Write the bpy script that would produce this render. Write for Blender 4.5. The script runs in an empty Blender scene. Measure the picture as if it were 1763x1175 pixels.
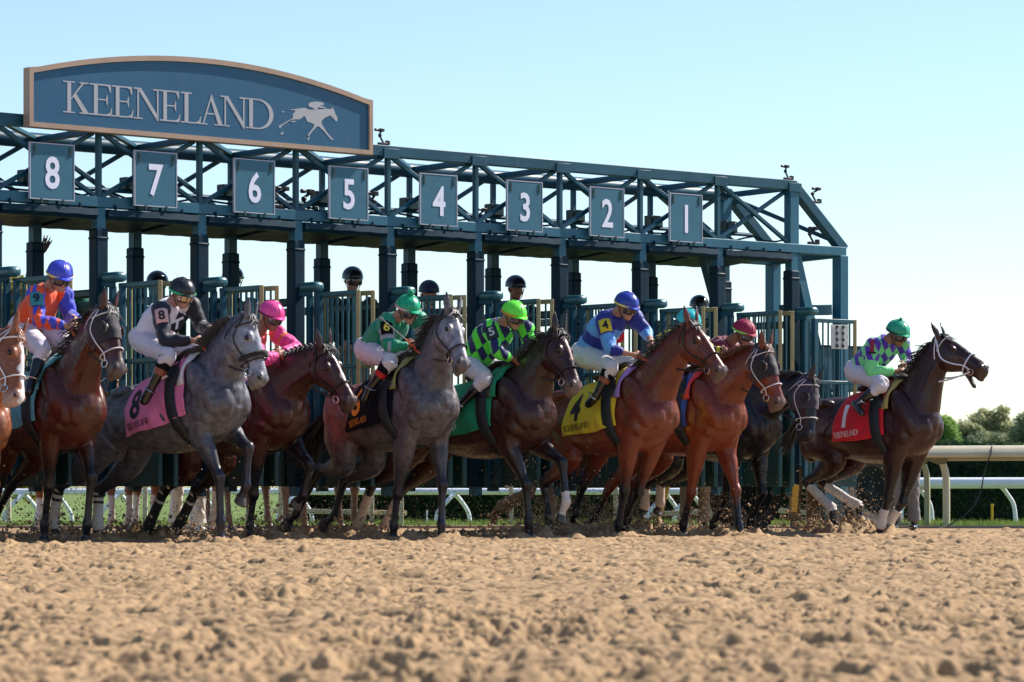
import bpy, math, random
import numpy as np
from mathutils import Vector, Matrix, noise as mnoise
from mathutils.geometry import tessellate_polygon

random.seed(7); rng = np.random.default_rng(7)
scene = bpy.context.scene
C = scene.collection
F_PX = 5900.0; CX = 881.5; HY = 838.0; CZ = 0.5

# ------------------------------------------------------------------ camera
cam_d = bpy.data.cameras.new('camera'); cam = bpy.data.objects.new('camera', cam_d); C.objects.link(cam)
cam.location = (0, 0, CZ); cam.rotation_euler = (math.radians(90), 0, 0)
cam_d.sensor_width = 36; cam_d.lens = 36 * F_PX / 1763.0
cam_d.shift_y = (HY - 587.5) / 1763.0
cam_d.clip_start = 0.1; cam_d.clip_end = 6000
cam_d.dof.use_dof = True; cam_d.dof.focus_distance = 32.6; cam_d.dof.aperture_fstop = 6.3
scene.camera = cam

# ------------------------------------------------------------------ light
SUN = np.array([0.80, 0.47, 0.0]); EL = math.radians(43)
az = math.atan2(SUN[1], SUN[0])
sd = Vector((math.cos(EL) * math.cos(az), math.cos(EL) * math.sin(az), math.sin(EL)))
world = bpy.data.worlds.new('World'); scene.world = world; world.use_nodes = True
nt = world.node_tree; bg = nt.nodes['Background']
sky = nt.nodes.new('ShaderNodeTexSky'); sky.sky_type = 'NISHITA'; sky.sun_disc = False
sky.sun_elevation = EL; sky.sun_rotation = math.pi / 2 - az
sky.air_density = 1.0; sky.dust_density = 0.1; sky.ozone_density = 3.3; sky.altitude = 200
nt.links.new(sky.outputs[0], bg.inputs[0]); bg.inputs[1].default_value = 0.096
sl = bpy.data.lights.new('sun', 'SUN'); sl.energy = 4.6; sl.angle = math.radians(0.5); sl.color = (1.0, 0.93, 0.84)
so = bpy.data.objects.new('sun', sl); C.objects.link(so)
so.rotation_euler = (-sd).to_track_quat('-Z', 'Y').to_euler(); so.location = (20, 10, 30)
scene.view_settings.view_transform = 'Standard'; scene.view_settings.look = 'None'
scene.view_settings.gamma = 1.0; scene.view_settings.use_curve_mapping = False
scene.view_settings.exposure = 0.80

# ------------------------------------------------------------------ materials
def lin(r, g, b):
    return tuple(((c / 255) / 12.92 if c / 255 <= 0.04045 else ((c / 255 + 0.055) / 1.055) ** 2.4) for c in (r, g, b))
MATS = {}
def mat(name, col=(0.5, 0.5, 0.5), rough=0.6, metal=0.0, var=0.15, vscale=4.0, bump=0.0, bscale=30.0, attr=None,
        coat=0.0, sheen=0.0, spec=0.5, detail=4.0, dapple=False, trans=0.0, hair=False, wear=0.0):
    if name in MATS: return MATS[name]
    m = bpy.data.materials.new(name); m.use_nodes = True; t = m.node_tree; p = t.nodes['Principled BSDF']
    N = t.nodes.new; L = t.links.new
    tc = N('ShaderNodeTexCoord')
    p.inputs['Roughness'].default_value = rough; p.inputs['Metallic'].default_value = metal
    p.inputs['Specular IOR Level'].default_value = spec
    p.inputs['Coat Weight'].default_value = coat; p.inputs['Coat Roughness'].default_value = 0.15
    p.inputs['Sheen Weight'].default_value = sheen; p.inputs['Transmission Weight'].default_value = trans
    if attr:
        a = N('ShaderNodeAttribute'); a.attribute_name = attr; src = a.outputs['Color']
    else:
        rgb = N('ShaderNodeRGB'); rgb.outputs[0].default_value = (*col, 1); src = rgb.outputs[0]
    if dapple:
        nz = N('ShaderNodeTexNoise'); nz.inputs['Scale'].default_value = 17; nz.inputs['Detail'].default_value = 3
        L(tc.outputs['Object'], nz.inputs['Vector'])
        mr = N('ShaderNodeMapRange'); mr.inputs['From Min'].default_value = 0.35; mr.inputs['From Max'].default_value = 0.68
        mr.inputs['To Min'].default_value = 0.64; mr.inputs['To Max'].default_value = 1.45
        L(nz.outputs['Fac'], mr.inputs['Value'])
        mx = N('ShaderNodeMix'); mx.data_type = 'RGBA'; mx.blend_type = 'MULTIPLY'; mx.inputs['Factor'].default_value = 1
        cb = N('ShaderNodeCombineColor')
        for i in range(3): L(mr.outputs[0], cb.inputs[i])
        L(src, mx.inputs['A']); L(cb.outputs[0], mx.inputs['B']); src = mx.outputs['Result']
    if var > 0:
        nz = N('ShaderNodeTexNoise'); nz.inputs['Scale'].default_value = vscale; nz.inputs['Detail'].default_value = detail
        nz.inputs['Roughness'].default_value = 0.65
        L(tc.outputs['Object'], nz.inputs['Vector'])
        mr = N('ShaderNodeMapRange'); mr.inputs['From Min'].default_value = 0.3; mr.inputs['From Max'].default_value = 0.7
        mr.inputs['To Min'].default_value = 1 - var; mr.inputs['To Max'].default_value = 1 + var
        L(nz.outputs['Fac'], mr.inputs['Value'])
        mx = N('ShaderNodeVectorMath'); mx.operation = 'SCALE'
        L(src, mx.inputs[0]); L(mr.outputs[0], mx.inputs['Scale']); src = mx.outputs[0]
        rr = N('ShaderNodeMapRange'); rr.inputs['From Min'].default_value = 0.3; rr.inputs['From Max'].default_value = 0.7
        rr.inputs['To Min'].default_value = max(0.02, rough * 0.8); rr.inputs['To Max'].default_value = min(1, rough * 1.2)
        L(nz.outputs['Fac'], rr.inputs['Value']); L(rr.outputs[0], p.inputs['Roughness'])
    L(src, p.inputs['Base Color'])
    if wear > 0:
        nw = N('ShaderNodeTexNoise'); nw.inputs['Scale'].default_value = 9; nw.inputs['Detail'].default_value = 9; nw.inputs['Roughness'].default_value = 0.75
        mw = N('ShaderNodeMapping'); mw.inputs['Scale'].default_value = (1, 1, 0.35); L(tc.outputs['Object'], mw.inputs['Vector']); L(mw.outputs[0], nw.inputs['Vector'])
        ww = N('ShaderNodeMapRange'); ww.inputs['From Min'].default_value = 0.56; ww.inputs['From Max'].default_value = 0.66; ww.inputs['To Max'].default_value = wear
        L(nw.outputs['Fac'], ww.inputs['Value']); mxw = N('ShaderNodeMix'); mxw.data_type = 'RGBA'; L(ww.outputs[0], mxw.inputs['Factor']); L(src, mxw.inputs['A']); mxw.inputs['B'].default_value = (0.16, 0.13, 0.10, 1)
        src = mxw.outputs['Result']; L(src, p.inputs['Base Color'])
    if hair:
        nr_ = N('ShaderNodeTexNoise'); nr_.inputs['Scale'].default_value = 16; nr_.inputs['Detail'].default_value = 5; L(tc.outputs['Object'], nr_.inputs['Vector'])
        mr_ = N('ShaderNodeMapRange'); mr_.inputs['From Min'].default_value = 0.32; mr_.inputs['From Max'].default_value = 0.68; mr_.inputs['To Min'].default_value = rough * 0.62; mr_.inputs['To Max'].default_value = min(1, rough * 1.65)
        L(nr_.outputs['Fac'], mr_.inputs['Value']); L(mr_.outputs[0], p.inputs['Roughness'])
        mp = N('ShaderNodeMapping'); mp.inputs['Scale'].default_value = (60, 60, 22); L(tc.outputs['Object'], mp.inputs['Vector'])
        nh = N('ShaderNodeTexNoise'); nh.inputs['Scale'].default_value = 2.2; nh.inputs['Detail'].default_value = 6; L(mp.outputs[0], nh.inputs['Vector'])
        mh = N('ShaderNodeMapRange'); mh.inputs['From Min'].default_value = 0.3; mh.inputs['From Max'].default_value = 0.7; mh.inputs['To Min'].default_value = 0.78; mh.inputs['To Max'].default_value = 1.22
        L(nh.outputs['Fac'], mh.inputs['Value']); sc = N('ShaderNodeVectorMath'); sc.operation = 'SCALE'; L(src, sc.inputs[0]); L(mh.outputs[0], sc.inputs['Scale']); src = sc.outputs[0]
        L(src, p.inputs['Base Color']); bh = N('ShaderNodeBump'); bh.inputs['Strength'].default_value = 0.25; bh.inputs['Distance'].default_value = 0.006
        L(nh.outputs['Fac'], bh.inputs['Height']); L(bh.outputs[0], p.inputs['Normal'])
    if bump > 0:
        nb = N('ShaderNodeTexNoise'); nb.inputs['Scale'].default_value = bscale; nb.inputs['Detail'].default_value = 5
        L(tc.outputs['Object'], nb.inputs['Vector'])
        b = N('ShaderNodeBump'); b.inputs['Strength'].default_value = bump; b.inputs['Distance'].default_value = 0.02
        L(nb.outputs['Fac'], b.inputs['Height'])
        if hair:
            nv = N('ShaderNodeTexNoise'); nv.noise_type = 'RIDGED_MULTIFRACTAL'; nv.inputs['Scale'].default_value = 2.6; nv.inputs['Detail'].default_value = 3; nv.inputs['Distortion'].default_value = 1.2
            L(tc.outputs['Object'], nv.inputs['Vector']); bv = N('ShaderNodeBump'); bv.inputs['Strength'].default_value = 0.8; bv.inputs['Distance'].default_value = 0.010
            L(nv.outputs['Fac'], bv.inputs['Height']); L(bh.outputs[0], bv.inputs['Normal']); L(bv.outputs[0], b.inputs['Normal']); L(b.outputs[0], p.inputs['Normal'])
    MATS[name] = m; return m

# ------------------------------------------------------------------ object helpers
ROOT = {}
def V(*a): return np.array(a, float)
def nrm(v):
    v = np.asarray(v, float); l = np.linalg.norm(v); return v / l if l > 1e-9 else v
def tag(o, label=None, cat=None, group=None, kind=None):
    if label: o['label'] = label
    if cat: o['category'] = cat
    if group: o['group'] = group
    if kind: o['kind'] = kind
    return o
def thing(name, label, cat, loc, group=None):
    o = bpy.data.objects.new(name, None); C.objects.link(o); o.location = tuple(float(x) for x in loc)
    o.empty_display_size = 0.1
    ROOT[o] = V(*loc); return tag(o, label, cat, group)
def link_mesh(name, me, m, parent=None, loc=None, smooth=True, bevel=0.0):
    o = bpy.data.objects.new(name, me); C.objects.link(o)
    if m is not None: me.materials.append(m)
    root = ROOT.get(parent) if parent is not None else (V(*loc) if loc is not None else V(0, 0, 0))
    n = len(me.vertices)
    if n and np.linalg.norm(root) > 0:
        co = np.empty(n * 3, np.float32); me.vertices.foreach_get('co', co)
        co = (co.reshape(-1, 3) - root.astype(np.float32)).ravel(); me.vertices.foreach_set('co', co)
    me.update()
    if smooth: me.polygons.foreach_set('use_smooth', [True] * len(me.polygons))
    if parent is not None: o.parent = parent
    else: o.location = tuple(float(x) for x in root)
    ROOT[o] = root
    if bevel > 0:
        b = o.modifiers.new('bevel', 'BEVEL'); b.width = bevel; b.segments = 2; b.limit_method = 'ANGLE'
        b.harden_normals = False
    return o

def frame_for(t, up=(0, 0, 1)):
    t = nrm(t); up = np.asarray(up, float)
    if abs(np.dot(t, nrm(up))) > 0.97: up = V(1, 0, 0)
    s = nrm(np.cross(t, up)); u = np.cross(s, t); return t, s, u
def catmull(P, k=4):
    P = [np.asarray(p, float) for p in P]; out = []
    Q = [2 * P[0] - P[1]] + P + [2 * P[-1] - P[-2]]
    for i in range(1, len(Q) - 2):
        p0, p1, p2, p3 = Q[i - 1], Q[i], Q[i + 1], Q[i + 2]
        for j in range(k):
            t = j / k
            out.append(0.5 * ((2 * p1) + (-p0 + p2) * t + (2 * p0 - 5 * p1 + 4 * p2 - p3) * t * t + (-p0 + 3 * p1 - 3 * p2 + p3) * t ** 3))
    out.append(P[-1]); return np.array(out)

class MB:
    def __init__(s): s.v = []; s.f = []
    def add(s, vs, fs):
        n = len(s.v); s.v.extend([tuple(float(c) for c in p) for p in vs]); s.f.extend([tuple(i + n for i in f) for f in fs])
    def box(s, c, ax, ay, az_, sx, sy, sz):
        c = np.asarray(c, float); ax, ay, az_ = [np.asarray(q, float) for q in (ax, ay, az_)]
        vs = [c + ax * sx / 2 * i + ay * sy / 2 * j + az_ * sz / 2 * k for i in (-1, 1) for j in (-1, 1) for k in (-1, 1)]
        s.add(vs, [(0, 1, 3, 2), (4, 6, 7, 5), (0, 4, 5, 1), (2, 3, 7, 6), (0, 2, 6, 4), (1, 5, 7, 3)])
    def bar(s, p0, p1, w, h, up=(0, 0, 1)):
        p0 = np.asarray(p0, float); p1 = np.asarray(p1, float)
        t, sd_, u = frame_for(p1 - p0, up); s.box((p0 + p1) / 2, t, sd_, u, np.linalg.norm(p1 - p0), w, h)
    def rings(s, rings, cap=True):
        n = len(rings[0]); vs = [p for r in rings for p in r]; fs = []
        for i in range(len(rings) - 1):
            for j in range(n):
                a = i * n + j; b = i * n + (j + 1) % n; fs.append((a, b, b + n, a + n))
        if cap:
            k = len(vs); vs.append(np.mean(rings[0], axis=0)); vs.append(np.mean(rings[-1], axis=0))
            L = (len(rings) - 1) * n
            for j in range(n):
                fs.append((k, (j + 1) % n, j)); fs.append((k + 1, L + j, L + (j + 1) % n))
        s.add(vs, fs)
    def tube(s, pts, r, n=8, sm=0, side=None, flat=1.0, cap=True):
        pts = [np.asarray(p, float) for p in pts]
        r = [r] * len(pts) if np.isscalar(r) else list(r)
        if sm:
            A = catmull([np.append(p, q) for p, q in zip(pts, r)], sm); pts = [a[:3] for a in A]; r = [max(1e-4, a[3]) for a in A]
        rings = []; prev = None
        for i, p in enumerate(pts):
            t = nrm(pts[min(i + 1, len(pts) - 1)] - pts[max(i - 1, 0)])
            if side is not None: sv = nrm(np.asarray(side) - t * np.dot(side, t))
            elif prev is None: sv = frame_for(t)[1]
            else: sv = nrm(prev - t * np.dot(prev, t))
            prev = sv; u = np.cross(sv, t)
            rings.append([p + sv * r[i] * math.cos(a) + u * r[i] * flat * math.sin(a) for a in np.linspace(0, 2 * math.pi, n, endpoint=False)])
        s.rings(rings, cap)
    def ell(s, c, ax, ay, az_, ra, rb, rc, n=12, m=8):
        c = np.asarray(c, float); rings = []
        for i in range(1, m):
            th = math.pi * i / m
            rings.append([c + np.asarray(az_) * rc * math.cos(th) + (np.asarray(ax) * ra * math.cos(a) + np.asarray(ay) * rb * math.sin(a)) * math.sin(th) for a in np.linspace(0, 2 * math.pi, n, endpoint=False)])
        k = len(rings); vs = [p for r in rings for p in r] + [c + np.asarray(az_) * rc, c - np.asarray(az_) * rc]; fs = []
        for i in range(k - 1):
            for j in range(n):
                a = i * n + j; b = i * n + (j + 1) % n; fs.append((a, a + n, b + n, b))
        for j in range(n):
            fs.append((k * n, j, (j + 1) % n)); fs.append((k * n + 1, (k - 1) * n + (j + 1) % n, (k - 1) * n + j))
        s.add(vs, fs)
    def loft(s, cs, sides, ups, a, b, n=20, egg=None, sm=3):
        """smooth elliptical loft; columns: centre, side vec, up vec, half width a, half depth b"""
        k = len(cs); egg = [0] * k if egg is None else egg
        M = [np.concatenate([cs[i], sides[i], ups[i], [a[i], b[i], egg[i]]]) for i in range(k)]
        A = catmull(M, sm) if sm else np.array(M); R_ = []
        for q in A:
            c, sv, u, aa, bb, e = q[:3], nrm(q[3:6]), nrm(q[6:9]), max(q[9], 1e-3), max(q[10], 1e-3), q[11]
            R_.append([c + sv * aa * math.sin(t) * (1 - e * math.cos(t)) + u * bb * math.cos(t) for t in np.linspace(0, 2 * math.pi, n, endpoint=False)])
        s.rings(R_, True)
    def torus(s, c, n_, R_, r, n=20, m=6, sx=1.0, upv=None):
        t, a, b = frame_for(n_, upv if upv is not None else (0, 0, 1)); vs = []; fs = []
        for i in range(n):
            th = 2 * math.pi * i / n; d = a * math.cos(th) * sx + b * math.sin(th)
            for j in range(m):
                ph = 2 * math.pi * j / m; vs.append(np.asarray(c) + d * (R_ + r * math.cos(ph)) + t * r * math.sin(ph))
        for i in range(n):
            for j in range(m):
                fs.append((i * m + j, ((i + 1) % n) * m + j, ((i + 1) % n) * m + (j + 1) % m, i * m + (j + 1) % m))
        s.add(vs, fs)
    def prism(s, poly, fn, depth0, depth1):
        """poly: list of (x,y); fn(x,y,depth)->world point"""
        tri = tessellate_polygon([[Vector((x, y, 0)) for x, y in poly]]); n = len(poly)
        vs = [fn(x, y, depth0) for x, y in poly] + [fn(x, y, depth1) for x, y in poly]
        fs = [tuple(t) for t in tri] + [tuple(i + n for i in reversed(t)) for t in tri]
        fs += [(i, (i + 1) % n, (i + 1) % n + n, i + n) for i in range(n)]
        s.add(vs, fs)
    def mesh(s, name):
        me = bpy.data.meshes.new(name); me.from_pydata(s.v, [], s.f); me.validate(); me.update(); return me
    def build(s, name, m, parent=None, smooth=True, bevel=0.0, loc=None, fix=True):
        me = s.mesh(name)
        if fix:
            import bmesh
            bm = bmesh.new(); bm.from_mesh(me); bmesh.ops.recalc_face_normals(bm, faces=bm.faces); bm.to_mesh(me); bm.free()
        o = link_mesh(name, me, m, parent, loc, smooth, bevel)
        if smooth and hasattr(me, 'set_sharp_from_angle'): me.set_sharp_from_angle(angle=math.radians(40))
        return o

def remesh(mb, name, voxel, smooth=4):
    me = mb.mesh('tmp'); o = bpy.data.objects.new('tmp', me); C.objects.link(o)
    md = o.modifiers.new('r', 'REMESH'); md.mode = 'VOXEL'; md.voxel_size = voxel
    dg = bpy.context.evaluated_depsgraph_get(); ev = o.evaluated_get(dg)
    out = bpy.data.meshes.new_from_object(ev, depsgraph=dg); out.name = name
    bpy.data.objects.remove(o); bpy.data.meshes.remove(me)
    n = len(out.vertices); co = np.empty(n * 3, np.float32); out.vertices.foreach_get('co', co); co = co.reshape(-1, 3).astype(float)
    ne = len(out.edges); ed = np.empty(ne * 2, np.int32); out.edges.foreach_get('vertices', ed); ed = ed.reshape(-1, 2)
    i = np.concatenate([ed[:, 0], ed[:, 1]]); j = np.concatenate([ed[:, 1], ed[:, 0]]); deg = np.maximum(np.bincount(i, minlength=n), 1)
    for it in range(smooth):
        for lam in (0.6, -0.35) if it % 2 else (0.5,):
            av = np.stack([np.bincount(i, weights=co[j, k], minlength=n) for k in range(3)], 1) / deg[:, None]
            co = co + lam * (av - co)
    out.vertices.foreach_set('co', co.astype(np.float32).ravel()); out.update()
    out.materials.clear()
    return out, co
def set_col(me, cols):
    ca = me.color_attributes.new('Col', 'FLOAT_COLOR', 'POINT')
    c4 = np.ones((len(cols), 4), np.float32); c4[:, :3] = cols; ca.data.foreach_set('color', c4.ravel())

def text_polys(body, offset=0.0, res=3):
    cu = bpy.data.curves.new('txt', 'FONT'); cu.body = body; cu.offset = offset; cu.resolution_u = res
    o = bpy.data.objects.new('txt', cu); C.objects.link(o)
    dg = bpy.context.evaluated_depsgraph_get(); me = bpy.data.meshes.new_from_object(o.evaluated_get(dg))
    vs = np.array([v.co[:] for v in me.vertices]); fs = [tuple(p.vertices) for p in me.polygons]
    bpy.data.objects.remove(o); bpy.data.curves.remove(cu); bpy.data.meshes.remove(me)
    lo = vs[:, :2].min(0); hi = vs[:, :2].max(0); vs = vs[:, :2] - (lo + hi) / 2
    return vs / (hi[1] - lo[1]), fs          # centred, height 1

def rayX(px, py, Y):
    return V((px - CX) * Y / F_PX, Y, CZ + (HY - py) * Y / F_PX)

# value noise (vectorised) for the ground
def vnoise(x, y, seed):
    xi = np.floor(x).astype(np.int64); yi = np.floor(y).astype(np.int64); fx = x - xi; fy = y - yi
    fx = fx * fx * (3 - 2 * fx); fy = fy * fy * (3 - 2 * fy)
    def h(a, b):
        n = (a * 374761393 + b * 668265263 + seed * 1442695041) & 0x7fffffff
        n = ((n ^ (n >> 13)) * 1274126177) & 0x7fffffff
        n = n ^ (n >> 16); return (n & 0xffff) / 65535.0
    return (h(xi, yi) * (1 - fx) + h(xi + 1, yi) * fx) * (1 - fy) + (h(xi, yi + 1) * (1 - fx) + h(xi + 1, yi + 1) * fx) * fy
# ------------------------------------------------------------------ gate coordinates
GA = V(0.7468, 0.665, 0); GN = V(0.665, -0.7468, 0); ZZ = V(0, 0, 1); L_ST = 1.164
def G(t, d, z): return V(-3.85 + 0.7468 * t + 0.665 * d, 31.9 + 0.665 * t - 0.7468 * d, z)
def t_at(px, d):
    u = (px - CX) / F_PX; X0 = -3.85 + 0.665 * d; Y0 = 31.9 - 0.7468 * d
    return (u * Y0 - X0) / (0.7468 - 0.665 * u)

# ------------------------------------------------------------------ ground
m_dirt = mat('dirt', (0.335, 0.222, 0.122), 0.95, var=0.28, vscale=3.0, bump=0.6, bscale=60, spec=0.15, detail=8)
def dirt_height(X, Y, r):
    """r: local sample spacing; octaves finer than it fade out"""
    h = np.zeros_like(X); patch = 0.45 + 1.1 * vnoise(X / 0.9 + 7, Y / 1.6 + 3, 41)
    for wl, amp, sd_ in ((2.3, 0.010, 1), (0.62, 0.016, 2), (0.27, 0.014, 3), (0.12, 0.009, 4), (0.055, 0.013, 5), (0.030, 0.013, 7), (0.018, 0.010, 6)):
        ph = sd_ * 0.7; xr = X * math.cos(ph) + Y * math.sin(ph); yr = -X * math.sin(ph) + Y * math.cos(ph)
        n = vnoise(xr / wl + 50, yr / wl + 50, sd_)
        n = 1 - np.abs(2 * n - 1) ** 1.4 if sd_ in (3, 4, 5, 7) else n   # rounded clods
        h += amp * (patch if wl < 0.5 else 1.0) * (n - 0.5) * 2 * np.clip((wl / (r * 2.2)) - 0.6, 0, 1)
    for sx_, sy_, dp, th, sd2 in ((0.20, 0.10, 0.075, 0.76, 51), (0.10, 0.06, 0.050, 0.72, 52), (0.05, 0.035, 0.028, 0.68, 53)):
        xw = X + 0.6 * sx_ * vnoise(X / (sx_ * .7), Y / sy_, sd2 + 10); n = vnoise(xw / sx_ + 5, Y / sy_ + 5, sd2); h -= dp * np.clip((n - th) / (1 - th), 0, 1) ** 0.7 * np.clip(sx_ / (r * 2.2) - 0.6, 0, 1)
    # scuffed hollows, wider than deep
    n = vnoise(X / 0.45 + 19, Y / 0.30 + 14, 12); h -= 0.045 * np.clip(n - 0.72, 0, 1) / 0.28 * vnoise(X / 0.05, Y / 0.05, 13)
    # loose larger lumps
    n = vnoise(X / 0.16 + 9, Y / 0.16 + 4, 11); h += 0.035 * np.clip(n - 0.86, 0, 1) / 0.14 * np.clip(0.16 / (r * 3) - 0.5, 0, 1)
    # hoof prints
    cell = 0.62; ix = np.floor(X / cell); iy = np.floor(Y / cell)
    for dx in (-1, 0, 1):
        for dy in (-1, 0, 1):
            a = (ix + dx).astype(np.int64); b = (iy + dy).astype(np.int64)
            def rnd(s_): return vnoise(a * 1.0 + 0.0, b * 1.0 + 0.0, s_)
            cx = (a + 0.2 + 0.6 * rnd(21)) * cell; cy = (b + 0.2 + 0.6 * rnd(22)) * cell; on = rnd(23) > 0.45
            d = np.sqrt(((X - cx) / 0.10) ** 2 + ((Y - cy) / 0.085) ** 2)
            h += np.where(on, -0.085 * np.exp(-d ** 4) + 0.018 * np.exp(-((d - 1.35) / 0.3) ** 2), 0) * (0.4 + 0.9 * rnd(24))
    return h
def build_ground(hoofs):
  nr, nc = 1300, 1020
  ys = 7.2 * np.exp(np.linspace(0, math.log(38.5 / 7.2), nr)); sx = np.linspace(-1, 1, nc)
  half = 2.0 + 0.18 * ys
  X = sx[None, :] * half[:, None]; Y = np.repeat(ys[:, None], nc, 1)
  r = np.repeat((half * 2 / nc)[:, None], nc, 1) * 1.2
  Z = dirt_height(X, Y, r)
  for hx, hy, am in hoofs:
      m_ = (np.abs(X - hx) < 0.5) & (np.abs(Y - hy) < 0.5); d = np.sqrt(((X[m_] - hx) / 0.13) ** 2 + ((Y[m_] - hy) / 0.15) ** 2)
      n_ = vnoise(X[m_] / 0.07 + 3, Y[m_] / 0.07 + 8, 31) + 0.6 * vnoise(X[m_] / 0.03 + 3, Y[m_] / 0.03 + 8, 32)
      Z[m_] += am * (0.055 * n_ * np.exp(-((d - 1.25) / 0.55) ** 2) - 0.02 * np.exp(-d ** 2))
  edge = np.clip((1 - np.abs(sx)) / 0.03, 0, 1)[None, :] * np.clip((38.5 - Y) / 1.0, 0, 1) * np.clip((Y - 7.2) / 0.25, 0, 1)
  Z = Z * edge
  me = bpy.data.meshes.new('dirt_track')
  co = np.stack([X, Y, Z], -1).reshape(-1, 3)
  idx = np.arange(nr * nc).reshape(nr, nc)
  q = np.stack([idx[:-1, :-1], idx[:-1, 1:], idx[1:, 1:], idx[1:, :-1]], -1).reshape(-1, 4)
  # skirt: coarse sheet around the fine one, sharing its border at z = 0
  border = [(-70, -25), (70, -25), (70, 7.2), (-70, 7.2), (-70, 38.5), (70, 38.5), (70, 41.0), (-70, 41.0)]
  bv = np.array([(x, y, 0) for x, y in border], float); nb = len(co)
  co = np.concatenate([co, bv])
  quads = [q]
  tl, tr, bl, br = idx[-1, 0], idx[-1, -1], idx[0, 0], idx[0, -1]
  extra = [(nb, nb + 1, nb + 2, nb + 3), (nb + 3, bl, tl, nb + 4), (br, nb + 2, nb + 5, tr), (nb + 4, nb + 5, nb + 6, nb + 7)]
  q = np.concatenate([q, np.array(extra)])
  me.vertices.add(len(co)); me.vertices.foreach_set('co', co.astype(np.float32).ravel())
  me.loops.add(len(q) * 4); me.loops.foreach_set('vertex_index', q.astype(np.int32).ravel())
  me.polygons.add(len(q)); me.polygons.foreach_set('loop_start', np.arange(0, len(q) * 4, 4, dtype=np.int32))
  me.update(calc_edges=True); me.validate()
  tag(link_mesh('dirt_track', me, m_dirt), kind='structure')

def leafmat(name, c1, c2, sc=3.0):
    m = bpy.data.materials.new(name); m.use_nodes = True; t = m.node_tree; p = t.nodes['Principled BSDF']; N = t.nodes.new; L = t.links.new
    tc = N('ShaderNodeTexCoord'); nz = N('ShaderNodeTexNoise'); nz.inputs['Scale'].default_value = sc; nz.inputs['Detail'].default_value = 6
    L(tc.outputs['Object'], nz.inputs['Vector']); cr = N('ShaderNodeValToRGB')
    cr.color_ramp.elements[0].position = 0.35; cr.color_ramp.elements[1].position = 0.68
    cr.color_ramp.elements[0].color = (*c1, 1); cr.color_ramp.elements[1].color = (*c2, 1)
    L(nz.outputs['Fac'], cr.inputs[0]); L(cr.outputs[0], p.inputs['Base Color']); p.inputs['Roughness'].default_value = 0.6
    p.inputs['Specular IOR Level'].default_value = 0.3
    tr = N('ShaderNodeBsdfTranslucent'); L(cr.outputs[0], tr.inputs[0]); mx = N('ShaderNodeMixShader'); mx.inputs[0].default_value = 0.5
    L(p.outputs[0], mx.inputs[1]); L(tr.outputs[0], mx.inputs[2]); L(mx.outputs[0], t.nodes['Material Output'].inputs[0])
    return m
m_field = mat('field_grass', (0.13, 0.185, 0.05), 0.9, var=0.45, vscale=0.8, bump=0.8, bscale=30, spec=0.1, detail=8)
mb = MB(); mb.add([(-900, -60, -0.03), (900, -60, -0.03), (900, 3000, -0.03), (-900, 3000, -0.03)], [(0, 1, 2, 3)])
tag(mb.build('grass_field', m_field), kind='structure')
# kerb between dirt and grass
mb = MB()
mb.box((0, 41.06, 0.0), (1, 0, 0), (0, 1, 0), (0, 0, 1), 90, 0.12, 0.07)
tag(mb.build('track_kerb', mat('kerb_timber', (0.36, 0.27, 0.18), 0.85, bump=0.4), bevel=0.01), kind='structure')
# grass blades on the strip
n = 42000
bx = rng.uniform(-9, 9.5, n); by = 41.15 + rng.beta(0.8, 1.3, n) * 5.6; bh = rng.uniform(0.03, 0.085, n) * (0.6 + 0.9 * vnoise(bx * 1.3 + 30, by * 2, 5))
an = rng.uniform(0, math.pi, n); w = rng.uniform(0.004, 0.009, n); lx = rng.normal(0, 0.02, n); ly = rng.normal(0, 0.02, n)
p0 = np.stack([bx - np.cos(an) * w, by - np.sin(an) * w, np.full(n, -0.03)], 1); p1 = np.stack([bx + np.cos(an) * w, by + np.sin(an) * w, np.full(n, -0.03)], 1)
p2 = np.stack([bx + lx, by + ly, bh], 1); co = np.stack([p0, p1, p2], 1).reshape(-1, 3)
me = bpy.data.meshes.new('grass_blades'); me.vertices.add(3 * n); me.vertices.foreach_set('co', co.astype(np.float32).ravel())
me.loops.add(3 * n); me.loops.foreach_set('vertex_index', np.arange(3 * n, dtype=np.int32)); me.polygons.add(n)
me.polygons.foreach_set('loop_start', np.arange(0, 3 * n, 3, dtype=np.int32)); me.update(calc_edges=True)
tag(link_mesh('grass_blades', me, leafmat('grass_leaf', (0.10, 0.16, 0.03), (0.26, 0.33, 0.08), 2.0), smooth=False),
    'short bright green grass strip along the far edge of the dirt track', 'grass', kind='stuff')

def cards(name, m, pts, size, parent=None, loc=None, seed=3, flatten=1.0):
    g = np.random.default_rng(seed); n = len(pts); s_ = size * g.uniform(0.55, 1.3, n)
    a = g.normal(size=(n, 3)); a /= np.linalg.norm(a, axis=1)[:, None]; b = np.cross(a, g.normal(size=(n, 3))); b /= np.linalg.norm(b, axis=1)[:, None]
    a = a * s_[:, None]; b = b * s_[:, None] * 0.6 * flatten
    co = np.stack([pts - a, pts + b * 0.9, pts + a, pts - b * 0.9], 1).reshape(-1, 3)
    me = bpy.data.meshes.new(name); me.vertices.add(4 * n); me.vertices.foreach_set('co', co.astype(np.float32).ravel())
    me.loops.add(4 * n); me.loops.foreach_set('vertex_index', np.arange(4 * n, dtype=np.int32)); me.polygons.add(n)
    me.polygons.foreach_set('loop_start', np.arange(0, 4 * n, 4, dtype=np.int32)); me.update(calc_edges=True)
    return link_mesh(name, me, m, parent, loc, smooth=False)

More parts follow.
